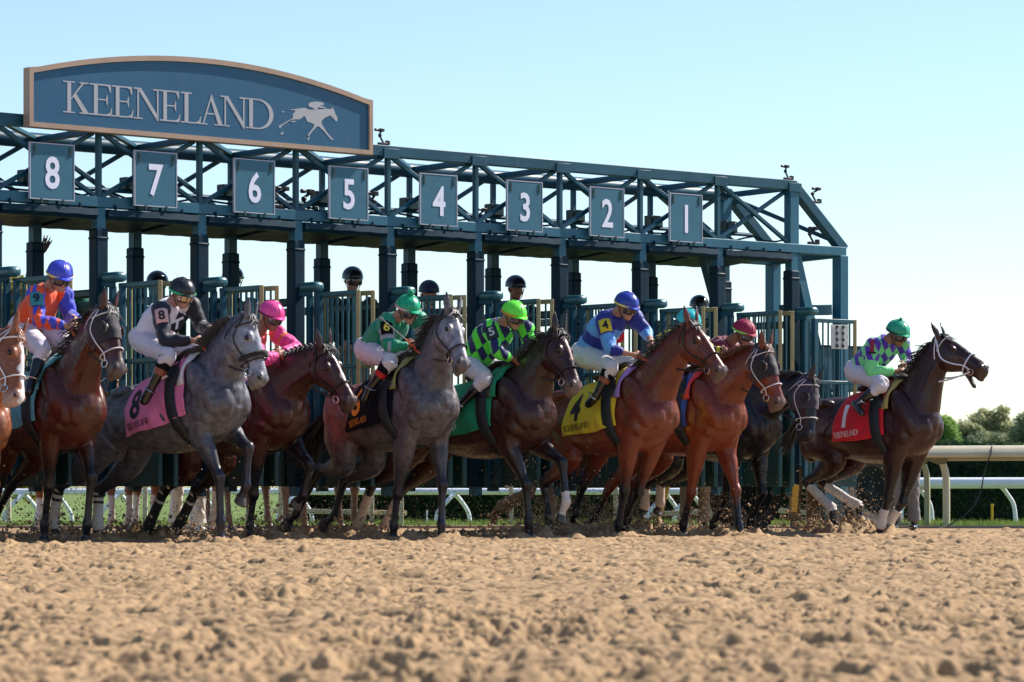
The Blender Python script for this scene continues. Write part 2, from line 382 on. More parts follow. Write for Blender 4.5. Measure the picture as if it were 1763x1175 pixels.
# ------------------------------------------------------------------ hedge
HX0 = (505 - CX) * 50 / F_PX
hedge = thing('hedge', 'long clipped dark green hedge behind the rails on the far side of the track', 'hedge', (10, 50.3, 0))
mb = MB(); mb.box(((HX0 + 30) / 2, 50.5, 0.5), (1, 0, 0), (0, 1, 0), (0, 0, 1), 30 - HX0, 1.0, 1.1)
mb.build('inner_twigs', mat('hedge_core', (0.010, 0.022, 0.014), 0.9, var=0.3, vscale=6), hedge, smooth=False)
n = 60000; g = rng
xs = HX0 - 0.1 + g.beta(0.75, 1.2, n) * (24 - HX0); face = g.uniform(0, 1, n)
top = 1.10 + 0.05 * (vnoise(xs * 2.5 + 40, xs * 0, 3) - 0.5) * 2 + 0.03 * g.normal(size=n)
zz = np.where(face < 0.72, g.uniform(0, 1, n) * top, top); yy = np.where(face < 0.72, 49.97 + g.normal(0, 0.03, n), g.uniform(49.95, 51.05, n))
cards('foliage', leafmat('hedge_leaf', (0.015, 0.045, 0.018), (0.085, 0.135, 0.035), 1.2), np.stack([xs, yy, zz], 1), 0.035, hedge)

# ------------------------------------------------------------------ trees
m_bark = mat('bark', (0.10, 0.075, 0.055), 0.95, bump=0.8, bscale=8)
def tree(label, px, y_top, Yd, w_px, leaf, seed, thin=0.5, base_z=0.0, n_cl=64):
    g = np.random.default_rng(seed); x = (px - CX) * Yd / F_PX; H = (CZ + (HY - y_top) * Yd / F_PX) * 1.05; W = w_px * Yd / F_PX / 2
    o = thing('oak_tree' if seed % 2 else 'maple_tree', label, 'tree', (x, Yd, base_z), 'trees on the skyline')
    mb = MB(); tr = [(x + 0.04 * H * math.sin(seed + k * 1.3), Yd, base_z + H * k * 0.16) for k in range(5)]
    mb.tube(tr, [H * 0.035, H * 0.03, H * 0.026, H * 0.02, H * 0.012], 10, sm=2); crown = []
    for k in range(n_cl):
        a = g.uniform(0, 2 * math.pi); q = math.sqrt(g.uniform(0, 1)); zf = g.uniform(0.0, 1.0)
        rad = W * (0.35 + 0.65 * math.sin(math.pi * (0.18 + 0.72 * zf))) * q
        c = V(x + rad * math.cos(a), Yd + rad * 0.8 * math.sin(a), base_z + H * (0.10 + 0.84 * zf) - abs(rad) / W * H * 0.08)
        s0 = V(*tr[min(4, 1 + int(zf * 3))]); mid = (s0 + c) / 2 + V(0, 0, H * 0.03)
        if k % 2 == 0: mb.tube([s0, mid, c], [H * 0.011, H * 0.007, H * 0.002], 6, sm=2)
        crown.append((c, H * g.uniform(0.055, 0.11)))
    mb.build('trunk', m_bark, o)
    pts = []
    for c, rr in crown:
        m_ = int(420 * thin * 2); d = g.normal(size=(m_, 3)); d /= np.linalg.norm(d, axis=1)[:, None]
        pts.append(c + d * (rr * g.uniform(0.3, 1.35, m_)[:, None]) * V(1.25, 1.1, 0.8))
    cards('crown', leaf, np.concatenate(pts), H * 0.020, o, seed=seed)
lf1 = leafmat('leaf_olive', (0.22, 0.25, 0.13), (0.55, 0.53, 0.30), 0.35)
lf2 = leafmat('leaf_fresh', (0.14, 0.27, 0.07), (0.40, 0.55, 0.16), 0.4)
lf3 = leafmat('leaf_dark', (0.18, 0.22, 0.13), (0.42, 0.45, 0.25), 0.35)
lf4 = leafmat('leaf_autumn', (0.22, 0.20, 0.03), (0.45, 0.36, 0.05), 0.6)
tree('small round bright green tree right beside the chest of the leading dark bay horse', 1622, 721, 240, 56, lf2, 2, 0.7)
tree('olive tree with a lower crown, second from the left of the trees on the right', 1668, 716, 270, 70, lf1, 3)
tree('tallest broad olive tree above the pale rail at far right', 1712, 701, 280, 84, lf1, 5)
tree('dark green tree cut off by the right edge of the photo', 1768, 711, 275, 66, lf3, 7)
tree('low dark bushy tree filling the gap under the broad tree at right', 1692, 746, 262, 90, lf3, 9, n_cl=26)
tree('green tree low behind the rail and hedge, left of the broad olive tree', 1640, 742, 255, 60, lf2, 11, n_cl=24)
tree('yellowing autumn tree seen through the bars of the leftmost gate door', 14, 492, 120, 110, lf4, 4, 0.6)

# ------------------------------------------------------------------ rails
m_white = mat('white_rail', (0.78, 0.80, 0.84), 0.35, var=0.06, bump=0.05)
m_cream = mat('cream_rail', (0.60, 0.52, 0.37), 0.4, var=0.1, bump=0.05)
m_creamd = mat('rail_bracket', (0.20, 0.17, 0.12), 0.7, var=0.2)
def white_fence(label, x0, x1, Y, z0, z1, hh, spots):
    o = thing('white_rail_fence', label, 'fence', (rayX((x0 + x1) / 2, 838, Y)[0], Y, 0))
    mb = MB(); a = V((x0 - CX) * Y / F_PX, Y, z0); b = V((x1 - CX) * Y / F_PX, Y, z1)
    mb.tube([a, b], hh, 16); 
    for v in range(0): pass
    mb.build('rail', m_white, o)
    for px in spots:
        x = (px - CX) * Y / F_PX; zt = z0 + (z1 - z0) * (px - x0) / (x1 - x0) - hh * 0.6
        for sgn, ln in (((1, 0.19), (-1, 0.22)) if px != 1724 else ((1, 0.19),)):
            mb = MB(); mb.tube([(x, Y + 0.02 * sgn, zt), (x + sgn * 0.09, Y + 0.1 * sgn, zt - 0.10), (x + sgn * ln, Y + 0.14 * sgn, zt - 0.26), (x + sgn * (ln + 0.03), Y + 0.14 * sgn, -0.03)], [0.035, 0.03, 0.03, 0.03], 10, sm=4)
            mb.build('post', m_white, o)
white_fence('low white rail fence with curved legs showing under the starting gate', -200, 1240, 47, 0.425, 0.435, 0.045, (40, 95, 205, 345, 510, 782, 1145, 1190))
white_fence('white rail fence with curved legs behind the thick cream rail at right', 1380, 1900, 46.6, 0.545, 0.55, 0.075, (1420, 1580, 1724))
# cream rail fence at right with wide cap
o = thing('cream_rail_fence', 'thick cream rail on curved posts with a wide cap at far right', 'fence', (5.4, 41.6, 0))
mb = MB(); prof = [(-0.22, 0.90), (-0.24, 0.93), (-0.20, 1.0), (-0.08, 1.045), (0.12, 1.04), (0.20, 1.0), (0.20, 0.97), (-0.12, 0.94), (-0.16, 0.90)]
xa, xb = 4.62, 9.5
def railpt(x, y, z): return V(x, 41.75 + y - (x - 5) * 0.12, z - 0.05 + (x - 5) * 0.004)
R2 = [[railpt(x, p[0], p[1]) for p in prof] for x in np.linspace(xa, xb, 8)]
mb.rings(R2); mb.build('rail_cap', m_cream, o)
mb = MB(); mb.rings([[railpt(x, p[0], p[1]) for p in ((-0.10, 0.86), (-0.06, 0.93), (0.06, 0.93), (0.06, 0.86))] for x in (xa, xb)]); mb.build('under_rail', m_cream, o, bevel=0.01)
for x in (5.06, 5.29, 6.95):
    b0 = railpt(x, 0.0, 0.0); mb = MB()
    mb.tube([b0 + V(-0.09, -0.02, 0.90), b0 + V(-0.05, 0, 0.83), b0 + V(-0.01, 0.02, 0.70), b0 + V(0, 0.02, 0.5), b0 + V(0, 0.02, -0.03)], [0.04, 0.043, 0.045, 0.045, 0.045], 4 if x < 5.2 else 12, sm=3)
    pp = mb.build('post', m_cream if x != 5.06 else mat('olive_post', (0.36, 0.37, 0.22), 0.5), o)
    mb = MB(); mb.add([b0 + V(-0.30, -0.14, 0.90), b0 + V(0.0, -0.14, 0.90), b0 + V(-0.02, -0.05, 0.82), b0 + V(-0.12, -0.05, 0.82), b0 + V(-0.30, 0.02, 0.90), b0 + V(0.0, 0.02, 0.90), b0 + V(-0.02, 0.02, 0.82), b0 + V(-0.12, 0.02, 0.82)],
        [(0, 1, 2, 3), (7, 6, 5, 4), (0, 4, 5, 1), (1, 5, 6, 2), (2, 6, 7, 3), (3, 7, 4, 0)]); mb.build('bracket', m_creamd, o)
mb = MB(); mb.bar(railpt(4.62, 0.02, 0.12), railpt(5.06, 0.02, 0.04), 0.04, 0.05); mb.build('brace', m_cream, o); mb = MB(); mb.bar(railpt(4.62, 0.02, 0.52), railpt(5.02, 0.02, 0.53), 0.04, 0.05); mb.build('brace', m_cream, o)
# cable hanging off the rail
mb = MB(); mb.tube([railpt(5.83, -0.02, 1.055), railpt(5.79, -0.25, 0.97), railpt(5.70, -0.29, 0.7), railpt(5.66, -0.3, 0.5), railpt(5.52, -0.5, 0.28), railpt(5.2, -0.8, 0.08), railpt(4.8, -1.3, 0.01), railpt(4.5, -1.5, 0.0)], 0.008, 6, sm=5)
tag(mb.build('cable', mat('black_rubber', (0.02, 0.02, 0.02), 0.6), loc=railpt(5.8, -0.2, 0)), 'thin dark cable hanging over the cream rail and trailing onto the dirt', 'cable')
# yellow peg in grass
mb = MB(); pk = rayX(1708, 838, 45.5); pk[2] = -0.03
mb.tube([pk, pk + V(0, 0, 0.27)], 0.016, 8); mb.tube([pk + V(0, 0, 0.27), pk + V(0, 0, 0.30)], [0.022, 0.02], 8)
tag(mb.build('marker_peg', mat('yellow_plastic', (0.75, 0.42, 0.02), 0.5), loc=pk), 'short yellow peg standing in the grass in front of the hedge at right', 'peg')
for i, (px, lab) in enumerate(((148, 'thin white peg in the grass left of the gate wheels'), (735, 'thin white peg in the grass behind the grey horse with the black number six cloth'))):
    mb = MB(); pk = rayX(px, 838, 45); pk[2] = -0.03; mb.tube([pk, pk + V(0, 0, 0.22)], [0.012, 0.009], 8)
    if i == 1: tag(mb.build('marker_peg', m_white, loc=pk), lab, 'peg')
# cream posts of the fence behind the gate
o = thing('timber_rail_fence', 'cream timber post and rail fence seen low between the horses legs', 'fence', (-2, 42.6, 0))
for px in (15, 250, 483, 640, 691, 880, 1060, 1226):
    mb = MB(); b0 = rayX(px, 838, 42.6); b0[2] = -0.03; mb.bar(b0, b0 + V(0, 0, 0.62), 0.07, 0.055); mb.build('post', m_cream, o, bevel=0.006)
for (xa_, za, xb_, zb) in ((-150, 0.60, 1300, 0.60), (470, 0.20, 700, 0.17), (1340, 0.2, 1450, 0.14), (1120, 0.15, 1240, 0.2)):
    mb = MB(); mb.bar(V((xa_ - CX) * 42.68 / F_PX, 42.68, za), V((xb_ - CX) * 42.68 / F_PX, 42.68, zb), 0.04, 0.06); mb.build('rail', m_cream, o, bevel=0.006)

# ------------------------------------------------------------------ starting gate
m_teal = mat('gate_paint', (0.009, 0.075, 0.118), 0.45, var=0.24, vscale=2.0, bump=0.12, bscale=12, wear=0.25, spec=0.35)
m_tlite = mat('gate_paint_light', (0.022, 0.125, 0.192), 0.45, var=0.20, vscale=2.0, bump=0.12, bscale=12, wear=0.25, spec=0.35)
m_pad = mat('pad_vinyl', (0.002, 0.024, 0.042), 0.55, var=0.25, vscale=5, bump=0.35, bscale=9, spec=0.2)
m_bump = mat('bumper_vinyl', (0.030, 0.125, 0.150), 0.35, var=0.12, bump=0.1)
m_gold = mat('door_edge', (0.33, 0.27, 0.12), 0.45, var=0.15)
m_door = mat('door_bars', (0.016, 0.095, 0.120), 0.4, var=0.15)
m_panel = mat('door_panel', (0.010, 0.045, 0.042), 0.5, var=0.3, vscale=3, bump=0.2, bscale=5)
gate = thing('starting_gate', 'long dark teal racetrack starting gate with open padded stalls and an overhead truss', 'starting gate', G(4, -0.5, 0))
I0, I1 = -4, 8
def T_(i): return L_ST * i
zb0, zb1, zt0, zt1 = 3.095, 3.195, 3.79, 3.90
def gpart(name, fn, m, bevel=0.006, parent=None, smooth=True):
    mb = MB(); fn(mb); return mb.build(name, m, parent or gate, smooth=smooth, bevel=bevel)
tE = 10.15; tS = T_(I0) - 0.5
D2 = -1.05
for d, nm in ((0, 'lower_beam'), (D2, 'lower_beam')):
    dz = 0 if d == 0 else -0.05
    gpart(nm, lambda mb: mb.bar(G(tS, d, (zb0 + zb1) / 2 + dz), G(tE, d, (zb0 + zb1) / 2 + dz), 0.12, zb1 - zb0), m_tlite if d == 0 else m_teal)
gpart('upper_beam', lambda mb: mb.bar(G(tS, 0, (zt0 + zt1) / 2), G(T_(8) + 0.04, 0, (zt0 + zt1) / 2), 0.11, zt1 - zt0), m_teal)
gpart('upper_tube', lambda mb: mb.tube([G(tS, D2, 3.80), G(T_(8), D2, 3.80)], 0.075, 14), m_teal, 0)
for i in range(I0, 9):
    t = T_(i)
    for d in (0, D2):
        f_ = d == 0; w = 0.10 if f_ else 0.095
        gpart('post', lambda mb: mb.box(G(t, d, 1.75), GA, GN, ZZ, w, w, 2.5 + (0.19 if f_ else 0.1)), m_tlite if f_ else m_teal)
        zt_ = 2.90 if f_ else 2.83; ww = 0.135 if f_ else 0.13
        gpart('post_pad', lambda mb: (mb.box(G(t, d, (0.5 + zt_) / 2), GA, GN, ZZ, ww, ww, zt_ - 0.5), mb.box(G(t, d, zt_ - 0.09), GA, GN, ZZ, ww + 0.012, ww + 0.012, 0.03)), m_pad, 0.022)
        gpart('upright', lambda mb: mb.box(G(t, d, (zb1 + zt0) / 2), GA, GN, ZZ, 0.05, 0.05, zt0 - zb1), m_teal)
        if i < 8:
            t2 = T_(i + 1); off = 0.0
            gpart('truss_brace', lambda mb: mb.bar(G(t + 0.04, d + 0.012, zt0), G(t2 - 0.04, d + 0.012, zb1), 0.042, 0.042), m_teal)
            gpart('truss_brace', lambda mb: mb.bar(G(t + 0.04, d - 0.035, zb1), G(t2 - 0.04, d - 0.035, zt0), 0.042, 0.042), m_teal)
    gpart('cross_tie', lambda mb: mb.bar(G(t, -0.06, 3.82), G(t, D2 + 0.07, 3.80), 0.06, 0.06), m_teal)
    gpart('cross_tie', lambda mb: mb.bar(G(t, -0.06, 3.14), G(t, D2 + 0.07, 3.09), 0.08, 0.08), m_teal)
    if i < 8:
        t2 = T_(i + 1)
        gpart('roof_brace', lambda mb: mb.bar(G(t + 0.05, -0.06, 3.86), G(t2 - 0.05, D2 + 0.05, 3.82), 0.05, 0.04), m_teal)
        # padded canopy between posts
        def canopy(mb):
            prof = [(0.075, 3.08), (0.085, 3.02), (0.05, 2.985), (-0.05, 2.99), (-0.5, 3.03), (D2 + 0.06, 2.985), (D2 - 0.05, 2.975), (D2 - 0.07, 3.03), (D2 - 0.055, 3.085), (-0.5, 3.07), (-0.05, 3.085)]
            RR = []
            for k, s_ in enumerate(np.linspace(0, 1, 9)):
                bow = 0.05 * math.sin(math.pi * s_); tt = t + 0.06 + (L_ST - 0.12) * s_
                RR.append([G(tt, p[0] + (bow if p[0] > 0 else 0), p[1] - 0.005 * math.sin(math.pi * s_ * 4) ** 2) for p in prof])
            mb.rings(RR)
        gpart('canopy_pad', canopy, m_pad, 0)
        for s_ in (0.12, 0.34, 0.56, 0.78): gpart('canopy_tie', lambda mb: mb.box(G(t + L_ST * s_, 0.075, 3.09), GA, GN, ZZ, 0.015, 0.02, 0.07), m_pad, 0)
for i in range(I0, 9):
    t = T_(i)
    def plates(mb, t=t):
        mb.box(G(t, 0.062, zt0 + 0.03), GA, GN, ZZ, 0.20, 0.012, 0.10)
    gpart('gusset_plate', plates, m_teal, 0.003)
    pass
def cable_run(mb):
    pts = []
    for k in range(90):
        t = T_(I0) + (T_(8) - T_(I0)) * k / 89; pts.append(G(t, -0.10 - 0.02 * math.sin(k * 0.9), 3.235 + 0.022 * math.sin(k * 1.7) + 0.01 * math.sin(k * 4.1)))
    mb.tube(pts, 0.011, 6)
gpart('wiring', cable_run, m_pad, 0)
gpart('conduit', lambda mb: mb.tube([G(T_(I0), -0.62, 3.33), G(T_(8), -0.62, 3.33)], 0.022, 8), m_teal, 0)
for i in range(-1, 8):
    t = T_(i) + 0.80
    gpart('lamp_housing', lambda mb: (mb.box(G(t, -0.62, 3.40), GA, GN, ZZ, 0.18, 0.12, 0.13), mb.box(G(t - .01, -0.55, 3.39), GA, GN, ZZ, 0.14, 0.02, 0.10)), m_panel, 0.012)
# right-hand end of the frame
for d in (0, D2):
    gpart('end_slope', lambda mb: mb.bar(G(T_(8) + 0.03, d, 3.84), G(tE, d, 3.17), 0.11, 0.11), m_teal)
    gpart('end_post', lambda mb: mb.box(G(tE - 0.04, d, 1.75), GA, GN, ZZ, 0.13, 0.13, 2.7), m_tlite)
    gpart('end_upright', lambda mb: mb.box(G(T_(8), d + 0.004, 3.49), GA, GN, ZZ, 0.14, 0.10, 0.6), m_tlite)
gpart('end_tie', lambda mb: mb.bar(G(tE - 0.04, -0.06, 3.13), G(tE - 0.04, D2, 3.1), 0.1, 0.1), m_teal)
gpart('end_tie', lambda mb: mb.bar(G(T_(8) + 0.1, D2, 3.78), G(tE - 0.1, 0, 3.25), 0.05, 0.05), m_teal)
gpart('stay', lambda mb: mb.bar(G(T_(8) + 0.10, -0.05, 3.09), G(T_(8) + 0.72, -0.05, 1.2), 0.09, 0.12), m_tlite)
gpart('stay', lambda mb: mb.bar(G(T_(7) + 0.12, -0.35, 3.09), G(T_(7) + 0.62, -0.35, 1.8), 0.09, 0.10), m_teal)
gpart('stay', lambda mb: mb.bar(G(T_(7) + 0.1, D2 + 0.1, 3.75), G(T_(8) - 0.1, D2 + 0.1, 3.2), 0.10, 0.10), m_teal)
gpart('side_beam', lambda mb: mb.bar(G(T_(8) + 0.05, -0.2, 2.47), G(tE, -0.2, 2.50), 0.08, 0.12), m_teal)
gpart('side_beam', lambda mb: mb.bar(G(T_(7) + 0.3, D2 + 0.1, 2.42), G(T_(8), D2 + 0.1, 2.45), 0.08, 0.08), m_teal)
# lever with eye
def lever(mb):
    mb.bar(G(tE - 0.28, -0.3, 1.9), G(tE - 0.42, -0.3, 2.62), 0.05, 0.10); mb.torus(G(tE - 0.43, -0.3, 2.68), GN, 0.055, 0.03, 16, 8, 0.7)
gpart('lever', lever, m_panel)
# power-unit box, wheels, drawbar
def unit(mb):
    mb.box(G(10.55, -0.75, 1.85), GA, GN, ZZ, 1.3, 0.7, 0.50); mb.box(G(10.2, -0.62, 1.35), GA, GN, ZZ, 0.5, 0.5, 0.32); mb.box(G(10.9, -0.9, 1.35), GA, GN, ZZ, 0.35, 0.4, 0.32)
    mb.box(G(10.5, -0.8, 0.98), GA, GN, ZZ, 1.5, 0.6, 0.5); mb.box(G(10.55, -0.75, 2.11), GA, GN, ZZ, 1.36, 0.76, 0.03)
gpart('power_unit', unit, m_teal, 0.015)
m_tyre = mat('tyre', (0.035, 0.033, 0.032), 0.8, var=0.3, bump=0.5, bscale=20)
for px, d, Rw in ((1283, -1.15, 0.50), (1487, -0.55, 0.46)):
    tt = t_at(px, d); c = G(tt, d, Rw - 0.02)
    def tyre(mb):
        rings = []
        for (off, rr) in ((-0.12, Rw * 0.62), (-0.15, Rw * 0.75), (-0.15, Rw * 0.92), (-0.11, Rw), (0.11, Rw), (0.15, Rw * 0.92), (0.15, Rw * 0.75), (0.12, Rw * 0.62)):
            rings.append([c + GN * off + GA * rr * math.cos(a) + ZZ * rr * math.sin(a) for a in np.linspace(0, 2 * math.pi, 40, endpoint=False)])
        mb.rings(rings, cap=False)
        for k in range(40):
            a = 2 * math.pi * k / 40; dd = GA * math.cos(a) + ZZ * math.sin(a); mb.box(c + dd * Rw, GN, np.cross(GN, dd), dd, 0.22, 0.03, 0.018)
    w_ = gpart('wheel', tyre, m_tyre, 0)
    def rim(mb):
        rings = []
        for (off, rr) in ((0.10, 0.02), (0.08, 0.1), (0.05, Rw * 0.35), (0.10, Rw * 0.58), (0.13, Rw * 0.64), (-0.1, Rw * 0.6), (-0.1, 0.02)):
            rings.append([c + GN * off + GA * rr * math.cos(a) + ZZ * rr * math.sin(a) for a in np.linspace(0, 2 * math.pi, 32, endpoint=False)])
        mb.rings(rings)
    gpart('rim', rim, mat('rim_paint', (0.008, 0.02, 0.022), 0.85, var=.3, spec=.2), 0, parent=w_)
gpart('undercarriage', lambda mb: (mb.box(G(10.5, -0.5, 0.55), GA, GN, ZZ, 0.35, 0.12, 0.9), mb.tube([G(10.52, -0.3, 0.3), G(10.55, -0.1, 0.26)], 0.06, 12)), m_teal, 0.01)
gpart('jack_leg', lambda mb: mb.bar(G(t_at(1370, 0.2), 0.2, 0.52), G(t_at(1366, 0.2), 0.2, 0.22), 0.07, 0.07), mat('yellow_paint', (0.62, 0.36, 0.03), 0.5), 0.006)
gpart('jack_leg', lambda mb: mb.bar(G(t_at(1150, -0.3), -0.3, 0.52), G(t_at(1133, -0.3), -0.3, 0.14), 0.045, 0.045), MATS['yellow_paint'], 0.006)
# doors, bumpers, partitions
def leaf(t0, d0, t1, d1, ztop, frame_m, n, edge_m):
    a, b = G(t0, d0, 0), G(t1, d1, 0); ln = np.linalg.norm(b - a); e = (b - a) / ln; nn = V(-e[1], e[0], 0)
    P = lambda s_, z: a + e * s_ + V(0, 0, z)
    mb = MB(); mb.bar(P(0.0, ztop - 0.022), P(ln - 0.022, ztop - 0.022), 0.04, 0.045); mb.bar(P(0, 1.66), P(ln - 0.02, 1.66), 0.03, 0.04); mb.bar(P(0.02, 0.5), P(0.02, ztop - 0.045), 0.04, 0.045)
    fo = mb.build('door', frame_m, gate, bevel=0.005)
    mb = MB()
    for k in range(1, n): mb.tube([P(ln * k / n, 1.40), P(ln * k / n, ztop - 0.04)], 0.0105, 8)
    mb.build('bars', m_door, fo)
    mb = MB(); mb.bar(P(ln, 1.46), P(ln, ztop), 0.036, 0.04); mb.build('edge_post', edge_m, fo, bevel=0.006)
    mb = MB(); mb.bar(P(ln, 0.5), P(ln, 1.455), 0.036, 0.04); mb.build('lower_post', m_door, fo, bevel=0.006)
    mb = MB(); c = P(ln / 2, 0.95); mb.box(c, e, nn, ZZ, ln - 0.05, 0.03, 0.90); mb.box(P(ln / 2, 1.40), e, nn, ZZ, ln - 0.05, 0.05, 0.05); mb.build('panel', m_panel, fo, bevel=0.006)
for i in range(I0, 9):
    t = T_(i)
    def bump_(mb):
        mb.box(G(t + 0.035, 0.20, 2.44), GA, GN, ZZ, 0.135, 0.27, 0.095)
    gpart('bumper', bump_, m_bump, 0.036)
    gpart('hinge_post', lambda mb: (mb.box(G(t + 0.05, 0.16, 1.43), GA, GN, ZZ, 0.06, 0.05, 1.86), mb.box(G(t + 0.06, 0.30, 1.43), GA, GN, ZZ, 0.05, 0.05, 1.86), mb.bar(G(t, 0.04, 2.38), G(t + 0.04, 0.2, 2.38), 0.05, 0.06)), m_teal)
    if i < 8:
        leaf(t + 0.09, 0.22, t + 0.07, 0.88, 2.385, m_door, 8, m_gold)
        leaf(t + 0.20, 0.20, t + 0.235, 0.90, 2.385, m_gold, 8, m_gold)
    else:
        leaf(t + 0.10, 0.14, t + 0.80, 0.22, 2.37, m_door, 9, m_gold)
    gpart('partition', lambda mb: (mb.box(G(t, -1.15, 0.95), GA, GN, ZZ, 0.16, 2.1, 0.90), mb.bar(G(t, 0, 2.30), G(t, -2.2, 2.30), 0.07, 0.08), mb.box(G(t, -2.2, 1.4), GA, GN, ZZ, 0.10, 0.10, 1.8)), m_panel, 0.02)
    if i < 8:
        for side_ in (0, 1):   # rear doors of each stall
            a, b = G(t + 0.08 + side_ * 0.52, -2.25, 0), G(t + 0.56 + side_ * 0.52, -2.25, 0); e = nrm(b - a); ln = np.linalg.norm(b - a); mb = MB()
            mb.bar(a + V(0, 0, 1.36), b + V(0, 0, 1.36), 0.04, 0.05); mb.box((a + b) / 2 + V(0, 0, 0.92), e, GN, ZZ, ln, 0.04, 0.84)
            if side_ == 0 or i in (-2, 0, 2, 3, 4, 5, 6, 7): mb.build('rear_door', m_door, gate, bevel=0)
# notice on the last door
mb = MB(); a = G(T_(8) + 0.53, 0.235, 2.17); e = nrm(G(T_(8) + 0.80, 0.22, 0) - G(T_(8) + 0.10, 0.14, 0)); nn = V(e[1], -e[0], 0)
mb.box(a, e, nn, ZZ, 0.24, 0.012, 0.27); pl_ = mb.build('notice_plate', mat('notice', (0.55, 0.56, 0.55), 0.6, var=0.25, vscale=20), gate, bevel=0.002)
mb = MB()
for k in (-1, 1):
    mb.box(a + e * 0.045 * k + nn * 0.009, e, nn, ZZ, 0.008, 0.006, 0.25)
    for z in (-0.1, -0.03, 0.04, 0.11): mb.torus(a + e * 0.045 * k + nn * 0.012 + V(0, 0, z), nn, 0.016, 0.006, 10, 5)
mb.build('chain', m_panel, pl_)

# ------------------------------------------------------------------ big sign
m_signb = mat('sign_face', (0.008, 0.090, 0.185), 0.45, var=0.06, vscale=1.5, wear=0.12)
m_frame = mat('sign_frame', (0.40, 0.28, 0.20), 0.55, var=0.12, vscale=3)
m_letter = mat('sign_letter', (0.40, 0.41, 0.44), 0.5, var=0.05)
DS = 0.16
tL, tR = t_at(57, DS), t_at(633, DS); zB = 3.83
sign = thing('arched_sign', 'wide arched blue sign with a tan frame and pale racecourse lettering above the gate', 'sign', G((tL + tR) / 2, DS, 3.8))
def arc(t, e=0.0): 
    s_ = (t - (tL + tR) / 2) / ((tR - tL) / 2); return 4.26 + 0.245 * (1 - s_ * s_) + e
def outline(e):
    return [(tL - e, zB - e)] + [(tR + e, zB - e)] + [(tR + e - (tR - tL + 2 * e) * k / 40, arc(min(max(tR + e - (tR - tL + 2 * e) * k / 40, tL), tR), e * 1.1)) for k in range(41)]
SG = lambda t, z, d: G(t, DS + d, z)
mb = MB(); mb.prism(outline(0.01), SG, -0.05, 0.0); mb.build('face', m_signb, sign, smooth=False)
mb = MB(); o1, o2 = outline(0.008), outline(0.052); k = len(o1)
vs = [SG(x, z, 0.022) for x, z in o1] + [SG(x, z, 0.022) for x, z in o2] + [SG(x, z, -0.08) for x, z in o2] + [SG(x, z, -0.08) for x, z in o1]
fs = []
for i in range(k):
    j = (i + 1) % k
    for q_ in range(4): a_, b_ = q_ * k, ((q_ + 1) % 4) * k; fs.append((a_ + i, a_ + j, b_ + j, b_ + i))
mb.add(vs, fs); mb.build('frame', m_frame, sign, smooth=False)
gsup = MB()
for t in (T_(0), T_(1), T_(2)): gsup.bar(G(t, DS - 0.08, 3.8), G(t, 0.06, 3.85), 0.05, 0.08)
gsup.build('bracket', m_teal, sign)
# serif letters, x in photo pixels along the sign, y in cap heights
LP = []
def rect(a, b, c, d): LP.append([(a, c), (b, c), (b, d), (a, d)])
def stemE(x, s=1.0):
    q = lambda v: x + v * s
    rect(q(0), q(6.6), 0.02, 0.98); rect(q(-7), q(29), 0.955, 1.0); rect(q(-7), q(30), 0, 0.045); rect(q(6), q(23), 0.49, 0.53)
    LP.append([(q(29), 1), (q(29.3), 0.75), (q(27.8), 0.75), (q(25), 0.92), (q(20), 0.96)]); LP.append([(q(30), 0), (q(31.5), 0.26), (q(30.3), 0.26), (q(27.5), 0.10), (q(21), 0.04)])
    LP.append([(q(20.5), 0.53), (q(22.5), 0.67), (q(23.6), 0.67), (q(23.6), 0.35), (q(22.5), 0.35), (q(20.5), 0.49)])
def letN(l0, l1, r0, r1, s0, s1, b0, b1, ts0, ts1):
    rect(l0, l1, 0.02, 0.97); rect(s0, s1, 0.955, 1.0); rect(b0, b1, 0, 0.04); rect(r0, r1, 0.05, 0.97); rect(ts0, ts1, 0.955, 1.0)
    LP.append([(s1 - 6.2, 0.99), (s1, 1.0), (r1, 0.13), (r1, -0.03), (r1 - 1.5, -0.03)])
rect(115.7, 122.2, 0.02, 0.98); rect(108.4, 128.6, 0, 0.04); rect(108.4, 128.6, 0.96, 1.0)
LP.append([(121.8, 0.41), (121.8, 0.47), (139.5, 0.93), (141, 0.97), (147.5, 0.97), (143, 0.93)]); rect(136.7, 152, 0.96, 1.0)
LP.append([(125.8, 0.54), (130.3, 0.64), (153.5, 0.0), (144.0, 0.0)]); rect(136.7, 156, 0, 0.04)
stemE(161.4); stemE(199.0, 0.96)
letN(236.3, 238.8, 270.0, 272.3, 229.8, 242.5, 229.5, 245.5, 263.5, 282); stemE(281.0, 0.92)
rect(317.4, 324, 0.02, 0.98); rect(311.2, 330, 0.955, 1); rect(311.2, 345, 0, 0.045); LP.append([(344.5, 0), (346, 0.25), (344.8, 0.25), (342, 0.1), (335, 0.04)])
LP.append([(348.2, 0.02), (350.6, 0.02), (363.3, 0.86), (363.7, 1.0), (362.9, 0.99)]); LP.append([(363.7, 1.03), (383.0, 0.02), (375.5, 0.02), (361.8, 0.86)])
rect(354, 372, 0.345, 0.39); rect(345, 357, 0, 0.04); rect(368.5, 385, 0, 0.04)
letN(386.2, 388.6, 418.3, 420.7, 379.5, 392.3, 379.5, 395.3, 412, 430)
rect(428.8, 435, 0.02, 0.98); rect(422.8, 446, 0, 0.045); rect(428, 446, 0.955, 1)
ao = [(444 + 26.5 * math.cos(a), 0.5 + 0.5 * math.sin(a)) for a in np.linspace(-math.pi / 2, math.pi / 2, 22)]; ai = [(443 + 20.5 * math.cos(a), 0.5 + 0.457 * math.sin(a)) for a in np.linspace(math.pi / 2, -math.pi / 2, 22)]
LP.append(ao + ai)
mb = MB(); zc0 = 3.935; Hc = 0.29
